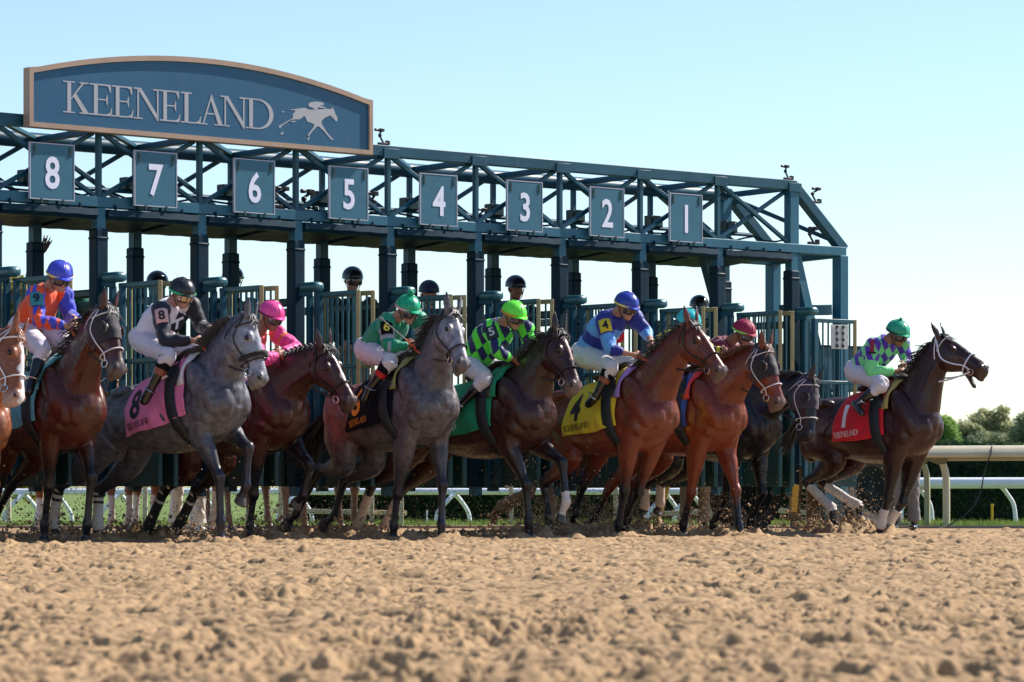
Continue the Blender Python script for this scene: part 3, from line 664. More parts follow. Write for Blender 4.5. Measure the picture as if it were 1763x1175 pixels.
for k, poly in enumerate(LP):
    mb.prism([(x, y) for x, y in poly], lambda x, y, d: G(t_at(x, DS), DS + d, zc0 + y * Hc), 0.0005, 0.0022 + 0.0004 * (k % 5))
mb.build('lettering', m_letter, sign, smooth=False)
EM = [[(350, 325), (480, 318), (600, 298), (700, 285), (760, 292), (810, 322), (860, 335), (900, 326), (1210, 312), (1225, 298), (1270, 310), (1365, 315), (1362, 275), (1378, 268), (1415, 325), (1445, 420), (1488, 500), (1500, 560), (1485, 603), (1455, 590), (1400, 530), (1330, 458), (1260, 490), (1200, 515), (1145, 570), (1125, 610), (1140, 680), (1160, 700), (1210, 790), (1290, 900), (1360, 975), (1412, 1018), (1395, 1033), (1350, 1025), (1295, 965), (1230, 885), (1160, 805), (1050, 705), (1000, 735), (930, 815), (870, 885), (830, 943), (806, 928), (822, 890), (890, 800), (945, 730), (960, 680), (930, 650), (880, 635), (790, 600), (770, 540), (735, 478), (712, 478), (660, 520), (622, 552), (520, 552), (462, 560), (458, 500), (460, 430), (500, 385), (525, 348), (470, 340)],
      [(462, 525), (330, 592), (190, 675), (140, 695), (134, 745), (160, 765), (182, 735), (205, 700), (340, 608), (466, 548)],
      [(940, 330), (955, 302), (830, 252), (818, 205), (850, 165), (900, 150), (990, 140), (1100, 150), (1165, 168), (1184, 205), (1165, 232), (1140, 225), (1115, 200), (1105, 235), (1160, 258), (1216, 278), (1225, 300), (1060, 272), (1038, 278), (1042, 330)],
      [(782, 285), (800, 290), (880, 330), (862, 332)], [(190, 378), (230, 366), (272, 366), (240, 392), (215, 394)], [(412, 612), (455, 588), (548, 590), (535, 605), (450, 624)],
      [(240, 830), (236, 880), (205, 915), (165, 895), (185, 870)], [(862, 950), (850, 990), (822, 1038), (786, 1030), (820, 985)]]
mb = MB()
for k, poly in enumerate(EM):
    mb.prism([(470 + x / 13.51, 165 + y / 13.51) for x, y in poly], lambda x, y, d: (lambda tt: G(tt, DS + d, CZ + (HY - y) * G(tt, DS, 0)[1] / F_PX))(t_at(x, DS)), 0.0005, 0.0022 + 0.0005 * (k % 3))
mb.build('horse_emblem', m_letter, sign, smooth=False)

# ------------------------------------------------------------------ number boards
m_board = mat('board_face', (0.022, 0.130, 0.200), 0.5, var=0.12, wear=0.15)
m_bedge = mat('board_edge', (0.45, 0.47, 0.55), 0.5, var=0.05)
m_num = mat('board_number', (0.78, 0.80, 0.95), 0.5, var=0.03)
for k in range(1, 10):
    t = L_ST * (7.5 - k) - 0.02; c = G(t, 0.12, 3.385)
    o = thing('number_board', 'square blue board with the white number %s hanging on the truss' % 'one two three four five six seven eight nine'.split()[k - 1], 'number board', c, 'number boards on the gate')
    mb = MB(); mb.box(c, GA, GN, ZZ, 0.47, 0.02, 0.50); mb.build('plate', m_board, o, bevel=0.003)
    mb = MB()
    for s_ in (-1, 1): mb.box(c + GA * 0.241 * s_, GA, GN, ZZ, 0.009, 0.026, 0.52); mb.box(c + ZZ * 0.255 * s_, GA, GN, ZZ, 0.47, 0.026, 0.009)
    mb.build('border', m_bedge, o)
    for s_ in (-1, 1):
        mb = MB(); mb.box(c + GA * 0.195 * s_ + ZZ * 0.19 + GN * 0.013, GA, GN, ZZ, 0.022, 0.008, 0.09); mb.build('strap_slot', m_panel, o)
        mb = MB(); mb.box(c + GA * 0.12 * s_ - ZZ * 0.27 + GN * 0.01, GA, GN, ZZ, 0.02, 0.02, 0.04); mb.build('clip', m_panel, o)
    vs, fs = text_polys(str(k), 0.02); mb = MB()
    wx = 0.30 * 0.82; mb.add([c + GN * 0.014 + GA * (x * wx * (1 if k != 1 else 1.0)) + ZZ * (y * 0.30 - 0.01) for x, y in vs], fs)
    mb.build('numeral', m_num, o, smooth=False, fix=False)

# ------------------------------------------------------------------ small cameras clamped on the truss
m_blk = mat('black_plastic', (0.012, 0.012, 0.014), 0.45, var=0.1)
def clampcam(label, c, sc=1.0, tilt=0.5):
    c = np.asarray(c, float); o = thing('clamp_camera', label, 'camera', c, 'cameras clamped to the gate truss')
    mb = MB(); mb.box(c + ZZ * 0.02 * sc, GA, GN, ZZ, 0.14 * sc, 0.04, 0.025 * sc); mb.box(c + GA * 0.06 * sc + ZZ * 0.035 * sc, GA, GN, ZZ, 0.04 * sc, 0.04, 0.05 * sc); mb.build('clamp', m_blk, o, bevel=0.003)
    mb = MB(); mb.tube([c + ZZ * 0.03 * sc, c + (-GA * 0.05 + ZZ * 0.11) * sc, c + (-GA * (0.05 - tilt * 0.04) + ZZ * 0.16) * sc], 0.011 * sc, 8, sm=3); mb.ell(c + (-GA * 0.05 + ZZ * 0.11) * sc, GA, GN, ZZ, 0.022 * sc, 0.022 * sc, 0.022 * sc); mb.build('arm', m_blk, o)
    mb = MB(); h = c + (-GA * (0.05 - tilt * 0.04) + ZZ * 0.17) * sc; mb.box(h, GA, GN, ZZ, 0.055 * sc, 0.05, 0.035 * sc); mb.tube([h - GA * 0.05 * sc, h - GA * 0.09 * sc], [0.015 * sc, 0.018 * sc], 10); mb.build('camera_body', m_blk, o, bevel=0.004)
clampcam('small black camera clamped on the top beam just right of the big sign', G(t_at(660, 0), 0, 3.90), 0.9)
clampcam('small black camera clamped at the right tip of the top beam', G(t_at(1357, 0), 0, 3.90), 0.9)
clampcam('small black camera clamped halfway down the sloping end beam', G(t_at(1402, 0.0), 0.02, 3.66), 1.0, 2.2)
clampcam('black camera cluster standing on the lower beam under the sloping end', G(t_at(1400, 0), 0.0, 3.20), 1.1, 2.0)
clampcam('black camera cluster inside the truss between boards six and five', G(t_at(532, -0.3), -0.3, 3.20), 1.3, 1.6)
clampcam('black camera inside the truss left of board five', G(t_at(484, -0.5), -0.5, 3.25), 1.2, 2.4)
clampcam('black camera inside the truss just right of board five', G(t_at(650, -0.5), -0.5, 3.25), 1.3, 0.5)
clampcam('black camera with a looped cable inside the truss between boards four and three', G(t_at(832, -0.2), -0.2, 3.20), 0.9, 1.5)
# ------------------------------------------------------------------ horses
m_coat = mat('horse_coat', attr='Col', rough=0.32, var=0.22, vscale=6, bump=0.20, bscale=11, coat=0.06, spec=0.45, hair=True)
m_grey = mat('grey_coat', attr='Col', rough=0.38, var=0.16, vscale=5, bump=0.18, bscale=11, coat=0.05, spec=0.55, hair=True, dapple=True)
def hairmat(name, col): return mat(name, col, 0.5, var=0.3, vscale=20, spec=0.5)
m_hblack = hairmat('black_hair', (0.016, 0.013, 0.014)); m_hgrey = hairmat('grey_hair', (0.045, 0.042, 0.045)); m_hchest = hairmat('chestnut_hair', (0.25, 0.085, 0.03)); m_hsilver = hairmat('silver_hair', (0.25, 0.24, 0.25))
m_eye = mat('eye_gloss', (0.012, 0.008, 0.006), 0.06, var=0)
m_nost = mat('nostril_dark', (0.03, 0.018, 0.018), 0.7, var=0.1)
m_leather = mat('dark_leather', (0.022, 0.013, 0.011), 0.4, var=0.2, vscale=20)
m_wleather = mat('white_strap', (0.72, 0.70, 0.76), 0.45, var=0.05)
m_metal = mat('bit_metal', (0.55, 0.53, 0.50), 0.25, metal=1.0, var=0.1)
m_orub = mat('orange_rein_rubber', (0.42, 0.075, 0.028), 0.6, var=0.1)
m_wrub = mat('tan_rein_rubber', (0.50, 0.44, 0.34), 0.6, var=0.1)
m_fleece = mat('black_fleece', (0.012, 0.012, 0.014), 0.95, bump=1.0, bscale=60, sheen=0.3)
m_hood = mat('hood_cloth', (0.016, 0.012, 0.022), 0.75, var=0.2, bump=0.3, bscale=12, sheen=0.2)
m_hoodp = mat('hood_purple', (0.040, 0.030, 0.055), 0.75, var=0.2, bump=0.3, bscale=12, sheen=0.2)
m_wrapw = mat('white_bandage', (0.62, 0.56, 0.52), 0.8, var=0.12, bump=0.4, bscale=30)
m_wrapt = mat('tan_bandage', (0.52, 0.42, 0.35), 0.8, var=0.18, bump=0.4, bscale=30)
m_wrapb = mat('black_bandage', (0.014, 0.017, 0.022), 0.7, var=0.2, bump=0.3, bscale=30)
def cloth(name, col, rough=0.75, **k): return mat(name, col, rough, var=k.get('var', 0.08), vscale=6, bump=0.55, bscale=k.get('bs', 9), sheen=0.12 if max(col) > .05 else 0.0, spec=0.3 if max(col) > .05 else 0.12)
CZT = 1.58
TS = [(.43, 1.22, 1.00, .10, 0), (.37, 1.36, .91, .165, 0), (.27, 1.46, .835, .215, .05), (.12, 1.55, .795, .245, .22), (0, 1.595, .78, .262, .32),
      (-.15, 1.575, .775, .285, .25), (-.35, 1.53, .79, .297, .15), (-.55, 1.505, .83, .292, .12), (-.75, 1.52, .895, .28, .15), (-.92, 1.53, .96, .272, .15),
      (-1.05, 1.495, 1.0, .252, .1), (-1.17, 1.40, 1.03, .20, 0), (-1.25, 1.29, 1.09, .115, 0)]
TSA = np.array(TS)[::-1]
def tsec(f): return [np.interp(f, TSA[:, 0], TSA[:, k]) for k in range(1, 5)]
LETW = (470 - 108.0)

def segd(Pt, a, b):
    ab = b - a; t = np.clip(((Pt - a) @ ab) / max(ab @ ab, 1e-9), 0, 1); d = np.linalg.norm(Pt - (a + t[:, None] * ab), axis=1); return t, d

class Horse: pass
def lane_base(k, px, dd=0.0):
    t = L_ST * (7.5 - k); u = (px - CX) / F_PX
    d = (u * (31.9 + 0.665 * t) - (-3.85 + 0.7468 * t)) / (0.665 + 0.7468 * u); p = G(t, d, 0)
    if dd: s_ = (p[1] + dd) / p[1]; p = V(p[0] * s_, p[1] + dd, 0)
    return p

def make_horse(label, lane, wpx, wy, phi, pitch, P, M, legs, coat, base=None, headyaw=0, hnear=True, mane=m_hblack, bridle=m_leather, rein=m_orub, hood=None,
               cloth_c=None, num=None, num_c=None, wraps={}, noseroll=False, group='racehorses breaking from the gate', mat_=None, cfr=(-0.72, 0.02), strip=None, dd=0.0,
               tack=True, tail_c=None, open_mouth=False, maneside=1, name='racehorse', cat='horse', cloth_z=1.03, tail_up=0.3, braid=False, reinstyle='orange', seed=1, girthw=None, S=1.0, headL=0.60, tail_len=1.0):
    h = Horse(); g = np.random.default_rng(seed); ph = math.radians(phi); pt = math.radians(pitch)
    Fv = V(math.cos(ph), -math.sin(ph), 0); Rv = V(-math.sin(ph), -math.cos(ph), 0)
    B = base if base is not None else lane_base(lane, wpx, dd)
    zW = CZ + (HY - wy) * B[1] / F_PX if wy else CZT
    h.F, h.R, h.B = Fv, Rv, B
    def T(f, r, z):
        df, dz = f * S, (z - CZT) * S
        return B + Fv * (df * math.cos(pt) - dz * math.sin(pt)) + Rv * r * S + ZZ * (zW + df * math.sin(pt) + dz * math.cos(pt))
    def px(x, y, r=0.0):
        u = (x - CX) / F_PX
        f = (u * (B[1] + r * Rv[1]) - B[0] - r * Rv[0]) / (Fv[0] - u * Fv[1])
        Y = B[1] + f * Fv[1] + r * Rv[1]; return V(B[0] + f * Fv[0] + r * Rv[0], Y, CZ + (HY - y) * Y / F_PX)
    h.T, h.px = T, px
    root = thing(name, label, cat, V(B[0], B[1], 0), group); h.root = root
    mb = MB()
    # torso
    cs, a, b, e = [], [], [], []
    for f, zt, zb, w, eg in TS: cs.append(T(f, 0, (zt + zb) / 2)); a.append(w * S); b.append((zt - zb) / 2 * S); e.append(eg)
    upT = T(0, 0, 2) - T(0, 0, 1)
    mb.loft(cs, [Rv] * len(cs), [upT] * len(cs), a, b, 28, e, sm=3)
    fT = T(1, 0, 1.5) - T(0, 0, 1.5)
    for s_ in (-1, 1):
        mb.ell(T(.20, s_ * .165, 1.22), nrm(fT + 0.5 * upT), Rv, nrm(upT - 0.5 * fT), .14, .108, .29, 16, 10)   # shoulder
        mb.ell(T(.13, s_ * .175, 1.02), nrm(fT - 0.4 * upT), Rv, nrm(upT + 0.4 * fT), .17, .095, .12, 16, 10)   # upper arm
        mb.ell(T(.35, s_ * .085, 1.09), fT, Rv, upT, .10, .10, .15, 14, 8)                                       # pectoral
        mb.ell(T(.02, s_ * .200, 1.10), nrm(fT + 0.9 * upT), Rv, nrm(upT - 0.9 * fT), .085, .075, .20, 14, 8)                 # triceps
        mb.ell(T(.28, s_ * .155, 1.10), nrm(fT - .2 * upT), Rv, nrm(upT + .2 * fT), .085, .085, .14, 14, 8)            # point of the shoulder
        mb.ell(T(-.10, s_ * .175, 1.02), nrm(fT - .15 * upT), Rv, nrm(upT), .22, .115, .13, 14, 8)                       # girth muscle
        mb.ell(T(-.74, s_ * .18, 1.20), nrm(fT + .9 * upT), Rv, nrm(upT - .9 * fT), .20, .11, .09, 14, 8)                # flank line
        mb.ell(T(-1.08, s_ * .165, 1.30), nrm(fT * .2 + upT), Rv, nrm(fT - .2 * upT), .22, .10, .07, 14, 8)             # hamstring
        mb.ell(T(-.98, s_ * .135, 1.25), fT, Rv, upT, .24, .145, .27, 16, 10)                                     # haunch
        mb.ell(T(-1.12, s_ * .10, 1.14), fT, Rv, upT, .13, .115, .26, 14, 8)
        mb.ell(T(-.86, s_ * .17, 1.45), fT, Rv, upT, .15, .085, .06, 12, 8)                                     # hip point
    mb.ell(T(.36, 0, 1.16), fT, Rv, upT, .11, .13, .18, 14, 8)
    # head frame
    Pw = px(P[0], P[1], P[2] if len(P) > 2 else 0.0)
    u_, v_ = (M[0] - CX) / F_PX, (HY - M[1]) / F_PX; dv = V(u_, 1, v_); o_ = V(0, 0, CZ) - Pw
    A_, B_, C_ = dv @ dv, 2 * dv @ o_, o_ @ o_ - (headL * S) ** 2; disc = B_ * B_ - 4 * A_ * C_
    if disc < 0: Yh = -B_ / (2 * A_)
    else: Yh = (-B_ + (-1 if hnear else 1) * math.sqrt(disc)) / (2 * A_)
    Mw = V(0, 0, CZ) + dv * Yh
    hd = nrm(Mw - Pw); yw = math.radians(headyaw)
    r0 = V(Rv[0] * math.cos(yw) - Rv[1] * math.sin(yw), Rv[0] * math.sin(yw) + Rv[1] * math.cos(yw), 0)
    sdv = nrm(r0 - hd * (r0 @ hd)); up = np.cross(sdv, hd)
    if up @ (Fv + ZZ) < 0: up = -up
    h.P, h.hd, h.sd, h.up = Pw, hd, sdv, up
    HQ = [(-.055, .00, -.085, .055), (.0, .035, -.145, .080), (.07, .047, -.225, .094), (.16, .052, -.265, .108), (.22, .054, -.268, .105), (.29, .050, -.232, .087), (.37, .042, -.182, .069), (.45, .035, -.155, .060),
          (.52, .034, -.155, .063), (.575, .026, -.150, .061), (.612, .004, -.130, .047), (.635, -.035, -.10, .022)]
    HQa = np.array(HQ)
    def HP(q, th, off=0.0):
        zt, zb, w = [np.interp(q, HQa[:, 0], HQa[:, k]) * S for k in (1, 2, 3)]
        return Pw + hd * q * S + up * ((zt + zb) / 2 + ((zt - zb) / 2 + off) * math.cos(th)) + sdv * (w + off) * math.sin(th)
    h.HP = HP
    mb.loft([Pw + hd * q * S + up * (zt + zb) / 2 * S for q, zt, zb, w in HQ], [sdv] * len(HQ), [up] * len(HQ), [w * S for *_, w in HQ], [(zt - zb) / 2 * S for _, zt, zb, _ in HQ], 22, [0.0, .05, .12, .18, .22, .2, .1, 0, -.05, -.05, 0, 0], sm=3)
    for s_ in (-1, 1):
        mb.ell(Pw + hd * .20 * S + up * .002 + sdv * s_ * .078, hd, sdv, up, .046, .022, .026, 12, 8)          # brow ridge
        mb.ell(Pw + hd * .17 * S - up * .145 + sdv * s_ * .062, hd, sdv, up, .105, .045, .10, 14, 8)            # cheek
        mb.tube([Pw + hd * .27 * S - up * .03 + sdv * s_ * .072, Pw + hd * .43 * S - up * .035 + sdv * s_ * .045], [.014, .010], 8)
        mb.ell(Pw + hd * .555 * S - up * .02 + sdv * s_ * .052, hd, sdv, up, .045, .022, .038, 12, 8)         # nostril wing
        eb = Pw + hd * .015 * S + sdv * s_ * .062 + up * .015; ed_ = nrm(-hd * .80 + up * .42 + sdv * s_ * .16 + ZZ * .25)
        fl = nrm(up + sdv * s_ * 0.5)
        mb.loft([eb - ed_ * .02, eb + ed_ * .03, eb + ed_ * .075, eb + ed_ * .12, eb + ed_ * .158, eb + ed_ * .178 + up * .004], [nrm(np.cross(fl, ed_))] * 6, [fl] * 6, [.025, .033, .038, .030, .015, .005], [.024, .020, .018, .013, .010, .005], 12, sm=3)
    mb.ell(Pw + hd * .585 * S - up * .135, hd, sdv, up, .05, .040, .024, 12, 8)                            # lower lip
    if open_mouth:
        mb.loft([Pw + hd * q * S - up * zz_ for q, zz_ in ((.40, .15), (.47, .18), (.53, .215), (.57, .235), (.59, .235))], [sdv] * 5, [up] * 5, [.045, .04, .036, .032, .012], [.03, .026, .024, .022, .01], 12, sm=2)
    # neck
    thr = Pw + hd * .075 * S - up * .10
    n0, n1 = T(.02, 0, 1.27), T(.22, 0, 1.33)
    dirn = nrm(thr - n1); bul = nrm(ZZ - dirn * dirn[2]) * 0.025
    ctr = [n0, n1, n1 + (thr - n1) * .33 + bul, n1 + (thr - n1) * .66 + bul * 1.3, thr, thr + (hd * .03 + up * .02)]
    sds, ups_ = [], []
    for i, c in enumerate(ctr):
        w_ = [0, .1, .35, .7, 1, 1][i]; tt = nrm(ctr[min(i + 1, 5)] - ctr[max(i - 1, 0)]); sv = nrm(Rv * (1 - w_) + sdv * w_); sv = nrm(sv - tt * (sv @ tt)); uu = np.cross(sv, tt)
        if uu @ ZZ < 0 and i < 4: uu = -uu
        if i >= 4 and uu @ ups_[-1] < 0: uu = -uu
        sds.append(sv); ups_.append(uu)
    mb.loft(ctr, sds, ups_, [v * S for v in (.19, .17, .126, .100, .084, .06)], [v * S for v in (.30, .285, .228, .180, .140, .09)], 22, [.3, .3, .3, .28, .2, 0], sm=4)
    for s_ in (-1, 1): mb.tube([T(.36, s_ * .09, 1.22), ctr[2] - ups_[2] * .10 + sds[2] * s_ * .085, ctr[4] - ups_[4] * .05 + sds[4] * s_ * .06], [.06, .045, .03], 10, sm=4)
    # legs
    h.legs = {}; segs = []
    hoofm = []
    for key in ('RF', 'LF', 'RH', 'LH'):
        s_ = 1 if key[0] == 'R' else -1; Lg = legs[key]
        pj = []
        for q_, rr in zip(Lg, (.125, .115, .115)):
            p_ = px(q_[0], q_[1], q_[2] * s_ if len(q_) > 2 else rr * s_) if not isinstance(q_, np.ndarray) else q_
            pj.append(p_)
        kn, ft, hf = pj
        if hf[2] < 0.09: hf[2] = -0.012
        if not isinstance(Lg[0], np.ndarray):
            if hf[2] < 0.02 and ft[2] < hf[2] + 0.10: ft[2] = hf[2] + 0.10
        if key[1] == 'F':
            sh = T(.20, s_ * .165, 1.14); el = T(.045, s_ * .17, .93); d = np.linalg.norm(kn - el)
            if d > .45: el = el + (kn - el) * (1 - .45 / d)
            elif d < .36: el = el + nrm(el - kn) * min(.36 - d, .12)
            pts = [sh, el, el + (kn - el) * .42, el + (kn - el) * .80, kn, kn + (ft - kn) * .22, kn + (ft - kn) * .6, kn + (ft - kn) * .88, ft]
            ra = [.105, .090, .068, .044, .051, .034, .030, .033, .042]; rb = [.15, .125, .090, .053, .060, .040, .036, .042, .050]
            joints = [el, kn, ft, hf]
            fa = nrm(kn - el); fo = nrm(np.cross(Rv, fa)); fo = fo if fo @ Fv > 0 else -fo
            mb.ell(el + (kn - el) * .30 + fo * .045 + Rv * s_ * .015, fa, Rv, fo, .13, .045, .045, 12, 8); mb.ell(el + (kn - el) * .22 - fo * .050 + Rv * s_ * .01, fa, Rv, fo, .13, .045, .045, 12, 8)
            mb.ell(kn + fo * .012, fa, Rv, fo, .050, .050, .050, 12, 8); cb = nrm(ft - kn); mb.tube([kn - fo * .030, ft - nrm(np.cross(Rv, cb)) * (1 if np.cross(Rv, cb) @ Fv > 0 else -1) * .032], [.020, .017], 8)
            mb.ell(ft - nrm(np.cross(Rv, cb)) * (1 if np.cross(Rv, cb) @ Fv > 0 else -1) * .022, cb, Rv, np.cross(cb, Rv), .032, .036, .028, 10, 8)
        else:
            hip = T(-.97, s_ * .145, 1.22); d = np.linalg.norm(kn - hip); l1, l2 = .43, .46
            if d > .87: hip = hip + (kn - hip) * (1 - .87 / d); d = .87
            x_ = (d * d + l1 * l1 - l2 * l2) / (2 * d); hh = math.sqrt(max(l1 * l1 - x_ * x_, 0)); ax = nrm(kn - hip); bd = nrm(fT - ax * (fT @ ax)); st = hip + ax * x_ + bd * hh + Rv * s_ * .03
            pts = [hip, hip + (st - hip) * .55 - bd * .03, st - bd * .02, st + (kn - st) * .40, st + (kn - st) * .80, kn, kn + (ft - kn) * .22, kn + (ft - kn) * .6, kn + (ft - kn) * .88, ft]
            ra = [.125, .125, .098, .066, .042, .046, .036, .031, .034, .041]; rb = [.235, .215, .150, .098, .056, .066, .046, .037, .042, .048]
            joints = [st, kn, ft, hf]
            cn = nrm(ft - kn); bk = nrm((kn - st) * 0.6 - cn * 0.6); mb.ell(kn + bk * .035, bk, Rv, np.cross(bk, Rv), .05, .028, .03, 10, 8)
            mb.tube([kn + bk * .06, st + (kn - st) * .62 - bd * .045], [.016, .022], 8)
            h.__dict__['hip' + key] = hip
        pd = nrm(hf - ft); pts += [ft + (hf - ft) * .45]; ra += [.031]; rb += [.034]
        pts += [ft + (hf - ft) * .68]; ra += [.040]; rb += [.043]
        pts = np.array(pts); sds2, up2 = [], []
        for i in range(len(pts)):
            tt = nrm(pts[min(i + 1, len(pts) - 1)] - pts[max(i - 1, 0)]); sv = nrm(Rv - tt * (Rv @ tt)); sds2.append(sv); up2.append(np.cross(sv, tt))
        mb.loft(list(pts), sds2, up2, [v * S for v in ra], [v * S for v in rb], 18, sm=3)
        ha = nrm(pd + V(0, 0, -1.6) * (1 if hf[2] < .03 else 0)); sv = nrm(Rv - ha * (Rv @ ha)); uh = np.cross(sv, ha)
        if uh @ Fv < 0 and hf[2] < .03: uh = -uh
        elif hf[2] >= .03 and uh @ np.cross(Rv, pd) < 0: uh = -uh
        fw = uh if hf[2] < .03 else uh
        h0 = ft + (hf - ft) * .62
        mb.loft([h0, h0 + (hf - h0) * .25 + fw * .004, hf + fw * .018 - ha * .012, hf + fw * .02], [sv] * 4, [uh] * 4, [.040, .047, .056, .056], [.042, .050, .064, .062], 18, sm=0)
        segs.append((key, joints)); h.legs[key] = joints
        h.__dict__['L' + key] = (np.linalg.norm(kn - (joints[0])), np.linalg.norm(ft - kn), np.linalg.norm(hf - ft))
    # dock of the tail
    mb.tube([T(-1.12, 0, 1.44), T(-1.25, 0, 1.42), T(-1.31, 0, 1.34)], [.05, .038, .026], 10, sm=3)
    out, vc = remesh(mb, 'horse_body', 0.0112, 2)
    # coat colour
    base = np.array(coat['base'], float); n = len(vc); col = np.repeat(base[None, :], n, 0)
    fz = (vc - T(0, 0, 1.2)) @ nrm(upT); col *= (1 + coat.get('belly', 0.0) * np.clip(-fz / 0.4, -1, 1))[:, None]
    dark = np.array(coat.get('points', (0.012, 0.010, 0.012)))
    best = np.full(n, 9.0); frac = np.zeros(n); which = np.zeros(n, int)
    for li, (key, J) in enumerate(segs):
        for k in range(3):
            t_, d_ = segd(vc, J[k], J[k + 1]); m_ = d_ < best; best[m_] = d_[m_]; frac[m_] = k + t_[m_]; which[m_] = li
    leg = np.clip((0.16 - best) / 0.05, 0, 1)
    k0, k1 = coat.get('leg', (0.35, 1.0)); w_ = np.clip((frac - k0) / (k1 - k0), 0, 1) * leg
    w_ = w_ * coat.get('legs', 1.0); col = col * (1 - w_[:, None]) + dark * w_[:, None]
    for key, (s0, s1, c_) in coat.get('socks', {}).items():
        li = ['RF', 'LF', 'RH', 'LH'].index(key); w_ = ((which == li) & (frac > s0) & (frac < s1)) * leg; col = col * (1 - w_[:, None]) + np.array(c_) * w_[:, None]
    w_ = ((frac > 2.62) * leg)[:, None]; col = col * (1 - w_) + np.array(coat.get('hoof', (0.05, 0.042, 0.04))) * w_
    rel = vc - Pw; q_ = rel @ hd / S; uu = rel @ up; ss = rel @ sdv; hm = (q_ > -.05) & (q_ < .7) & (np.abs(ss) < .13) & (uu > -.30) & (uu < .12)
    mz = np.clip((q_ - coat.get('muz0', .47)) / .12, 0, 1) * hm; mc = np.array(coat.get('muzzle', (0.03, 0.022, 0.022))); col = col * (1 - mz[:, None] * .85) + mc * mz[:, None] * .85
    fc = coat.get('face')      # (colour, q0, q1, half width)
    if fc:
        c_, q0, q1, hw = fc; wob = 0.010 * np.sin(q_ * 23) + 0.006 * np.sin(q_ * 61); m_ = hm & (q_ > q0) & (q_ < q1) & (uu > -.02) ; w_ = np.clip((hw + wob - np.abs(ss)) / .006, 0, 1) * m_; w_ *= np.clip(np.minimum(q_ - q0, q1 - q_) / .02, 0, 1)
        col = col * (1 - w_[:, None]) + np.array(c_) * w_[:, None]
    if 'headc' in coat:
        w_ = (np.clip((q_ + .02) / .12, 0, 1) * hm * np.clip((uu + .26) / .2, 0.25, 1))[:, None]; w_ = w_ * (1 - mz[:, None]); col = col * (1 - w_) + np.array(coat['headc']) * w_
    er = np.clip((uu * .42 - q_ * .8 - .07) / .05, 0, 1) * (np.abs(ss) < .16) * (q_ > -.3) * coat.get('ear', .5); col = col * (1 - er[:, None]) + dark * er[:, None]
    if 'cregion' in coat:
        for c_, fn in coat['cregion']: w_ = fn(h, vc)[:, None]; col = col * (1 - w_) + np.array(c_) * w_
    set_col(out, np.clip(col, 0, 1)); h.body = link_mesh('body', out, mat_ or m_coat, root)
    # eyes, nostrils
    for s_ in (-1, 1):
        mb = MB(); mb.ell(Pw + hd * .205 * S - up * .022 + sdv * s_ * .094, hd, sdv, up, .025, .018, .020, 14, 10); mb.build('eye', m_eye, root)
        mb = MB(); mb.ell(Pw + hd * .572 * S - up * .014 + sdv * s_ * .064, nrm(hd + up * .6), sdv, nrm(up - hd * .6), .024, .013, .015, 12, 8); mb.build('nostril', m_nost, root)
    # mane
    mb = MB(); NC = np.array(ctr); NU = np.array(ups_); NS = np.array(sds); bb = [.30, .285, .228, .180, .140, .09]
    def crest(t):
        i = min(int(t * 4), 3); f_ = t * 4 - i; i += 0
        c = NC[i] * (1 - f_) + NC[i + 1] * f_; u2 = nrm(NU[i] * (1 - f_) + NU[i + 1] * f_); s2 = nrm(NS[i] * (1 - f_) + NS[i + 1] * f_); b2 = bb[i] * (1 - f_) + bb[i + 1] * f_
        return c + u2 * (b2 * S - .012), u2, s2
    if not braid:
        for k in range(420):
            t = 0.13 + 0.85 * g.uniform(0, 1) ** 0.9; p0, u2, s2 = crest(t); sd_ = (maneside if g.uniform() < .8 else -maneside); L = g.uniform(.08, .16)
            back = -nrm(hd * 0 + Fv); w1 = g.uniform(.3, 1.0)
            p0 = p0 + s2 * g.normal(0, .012)
            p1 = p0 + (u2 * g.uniform(.03, .34) + s2 * sd_ * w1 * .6 + back * g.uniform(.15, .6)) * L * .45
            p2 = p1 + (s2 * sd_ * w1 * .9 + back * g.uniform(.3, .9) - ZZ * g.uniform(-.1, .6)) * L * .55
            p3 = p2 + (s2 * sd_ * w1 * .6 + back * g.uniform(.2, .7) - ZZ * g.uniform(.1, 1)) * L * .35
            mb.tube([p0 - u2 * .01, p1, p2, p3], [.011, .009, .006, .001], 5, sm=2, flat=.6)
    else:
        for k in range(13):
            p0, u2, s2 = crest(.15 + .8 * k / 12); mb.ell(p0 + u2 * .02, s2, Fv, u2, .018, .022, .02, 10, 8); mb.tube([p0, p0 + s2 * .03 + u2 * .01, p0 + s2 * .06 - u2 * .03], [.014, .012, .006], 6)
    mb.build('mane', mane, root, fix=False); mb = MB()
    for k in range(46):
        p0 = Pw + hd * g.uniform(-.02, .03) + up * .035 + sdv * g.normal(0, .022); L = g.uniform(.07, .14)
        mb.tube([p0, p0 + (up * .3 + hd * .6 + sdv * g.normal(0, .3)) * L * .5, p0 + (up * .10 + hd * 1.0 + sdv * g.normal(0, .35)) * L], [.008, .006, .0015], 5, sm=2, flat=.6)
    mb.build('forelock', mane, root, fix=False)
    # tail
    mb = MB(); t0 = T(-1.29, 0, 1.37)
    for k in range(90):
        L = g.uniform(.55, .85) * tail_len; sp = g.normal(0, .35); bk = -Fv * (.5 + tail_up) * g.uniform(.7, 1.2); ph_ = g.uniform(0, 6)
        p = [t0 + g.normal(0, .012, 3)]
        for q2 in range(1, 6):
            w2 = q2 / 5; p.append(p[-1] + (bk * (1 - .5 * w2) - ZZ * (.35 + 1.0 * w2 * (1 - tail_up * .6)) + Rv * (sp * .35 + .12 * math.sin(ph_ + q2))) * L / 5)
        mb.tube(p, [.016, .014, .012, .009, .006, .0015], 5, sm=2, flat=.6)
    mb.build('tail', tail_c or mane, root, fix=False)
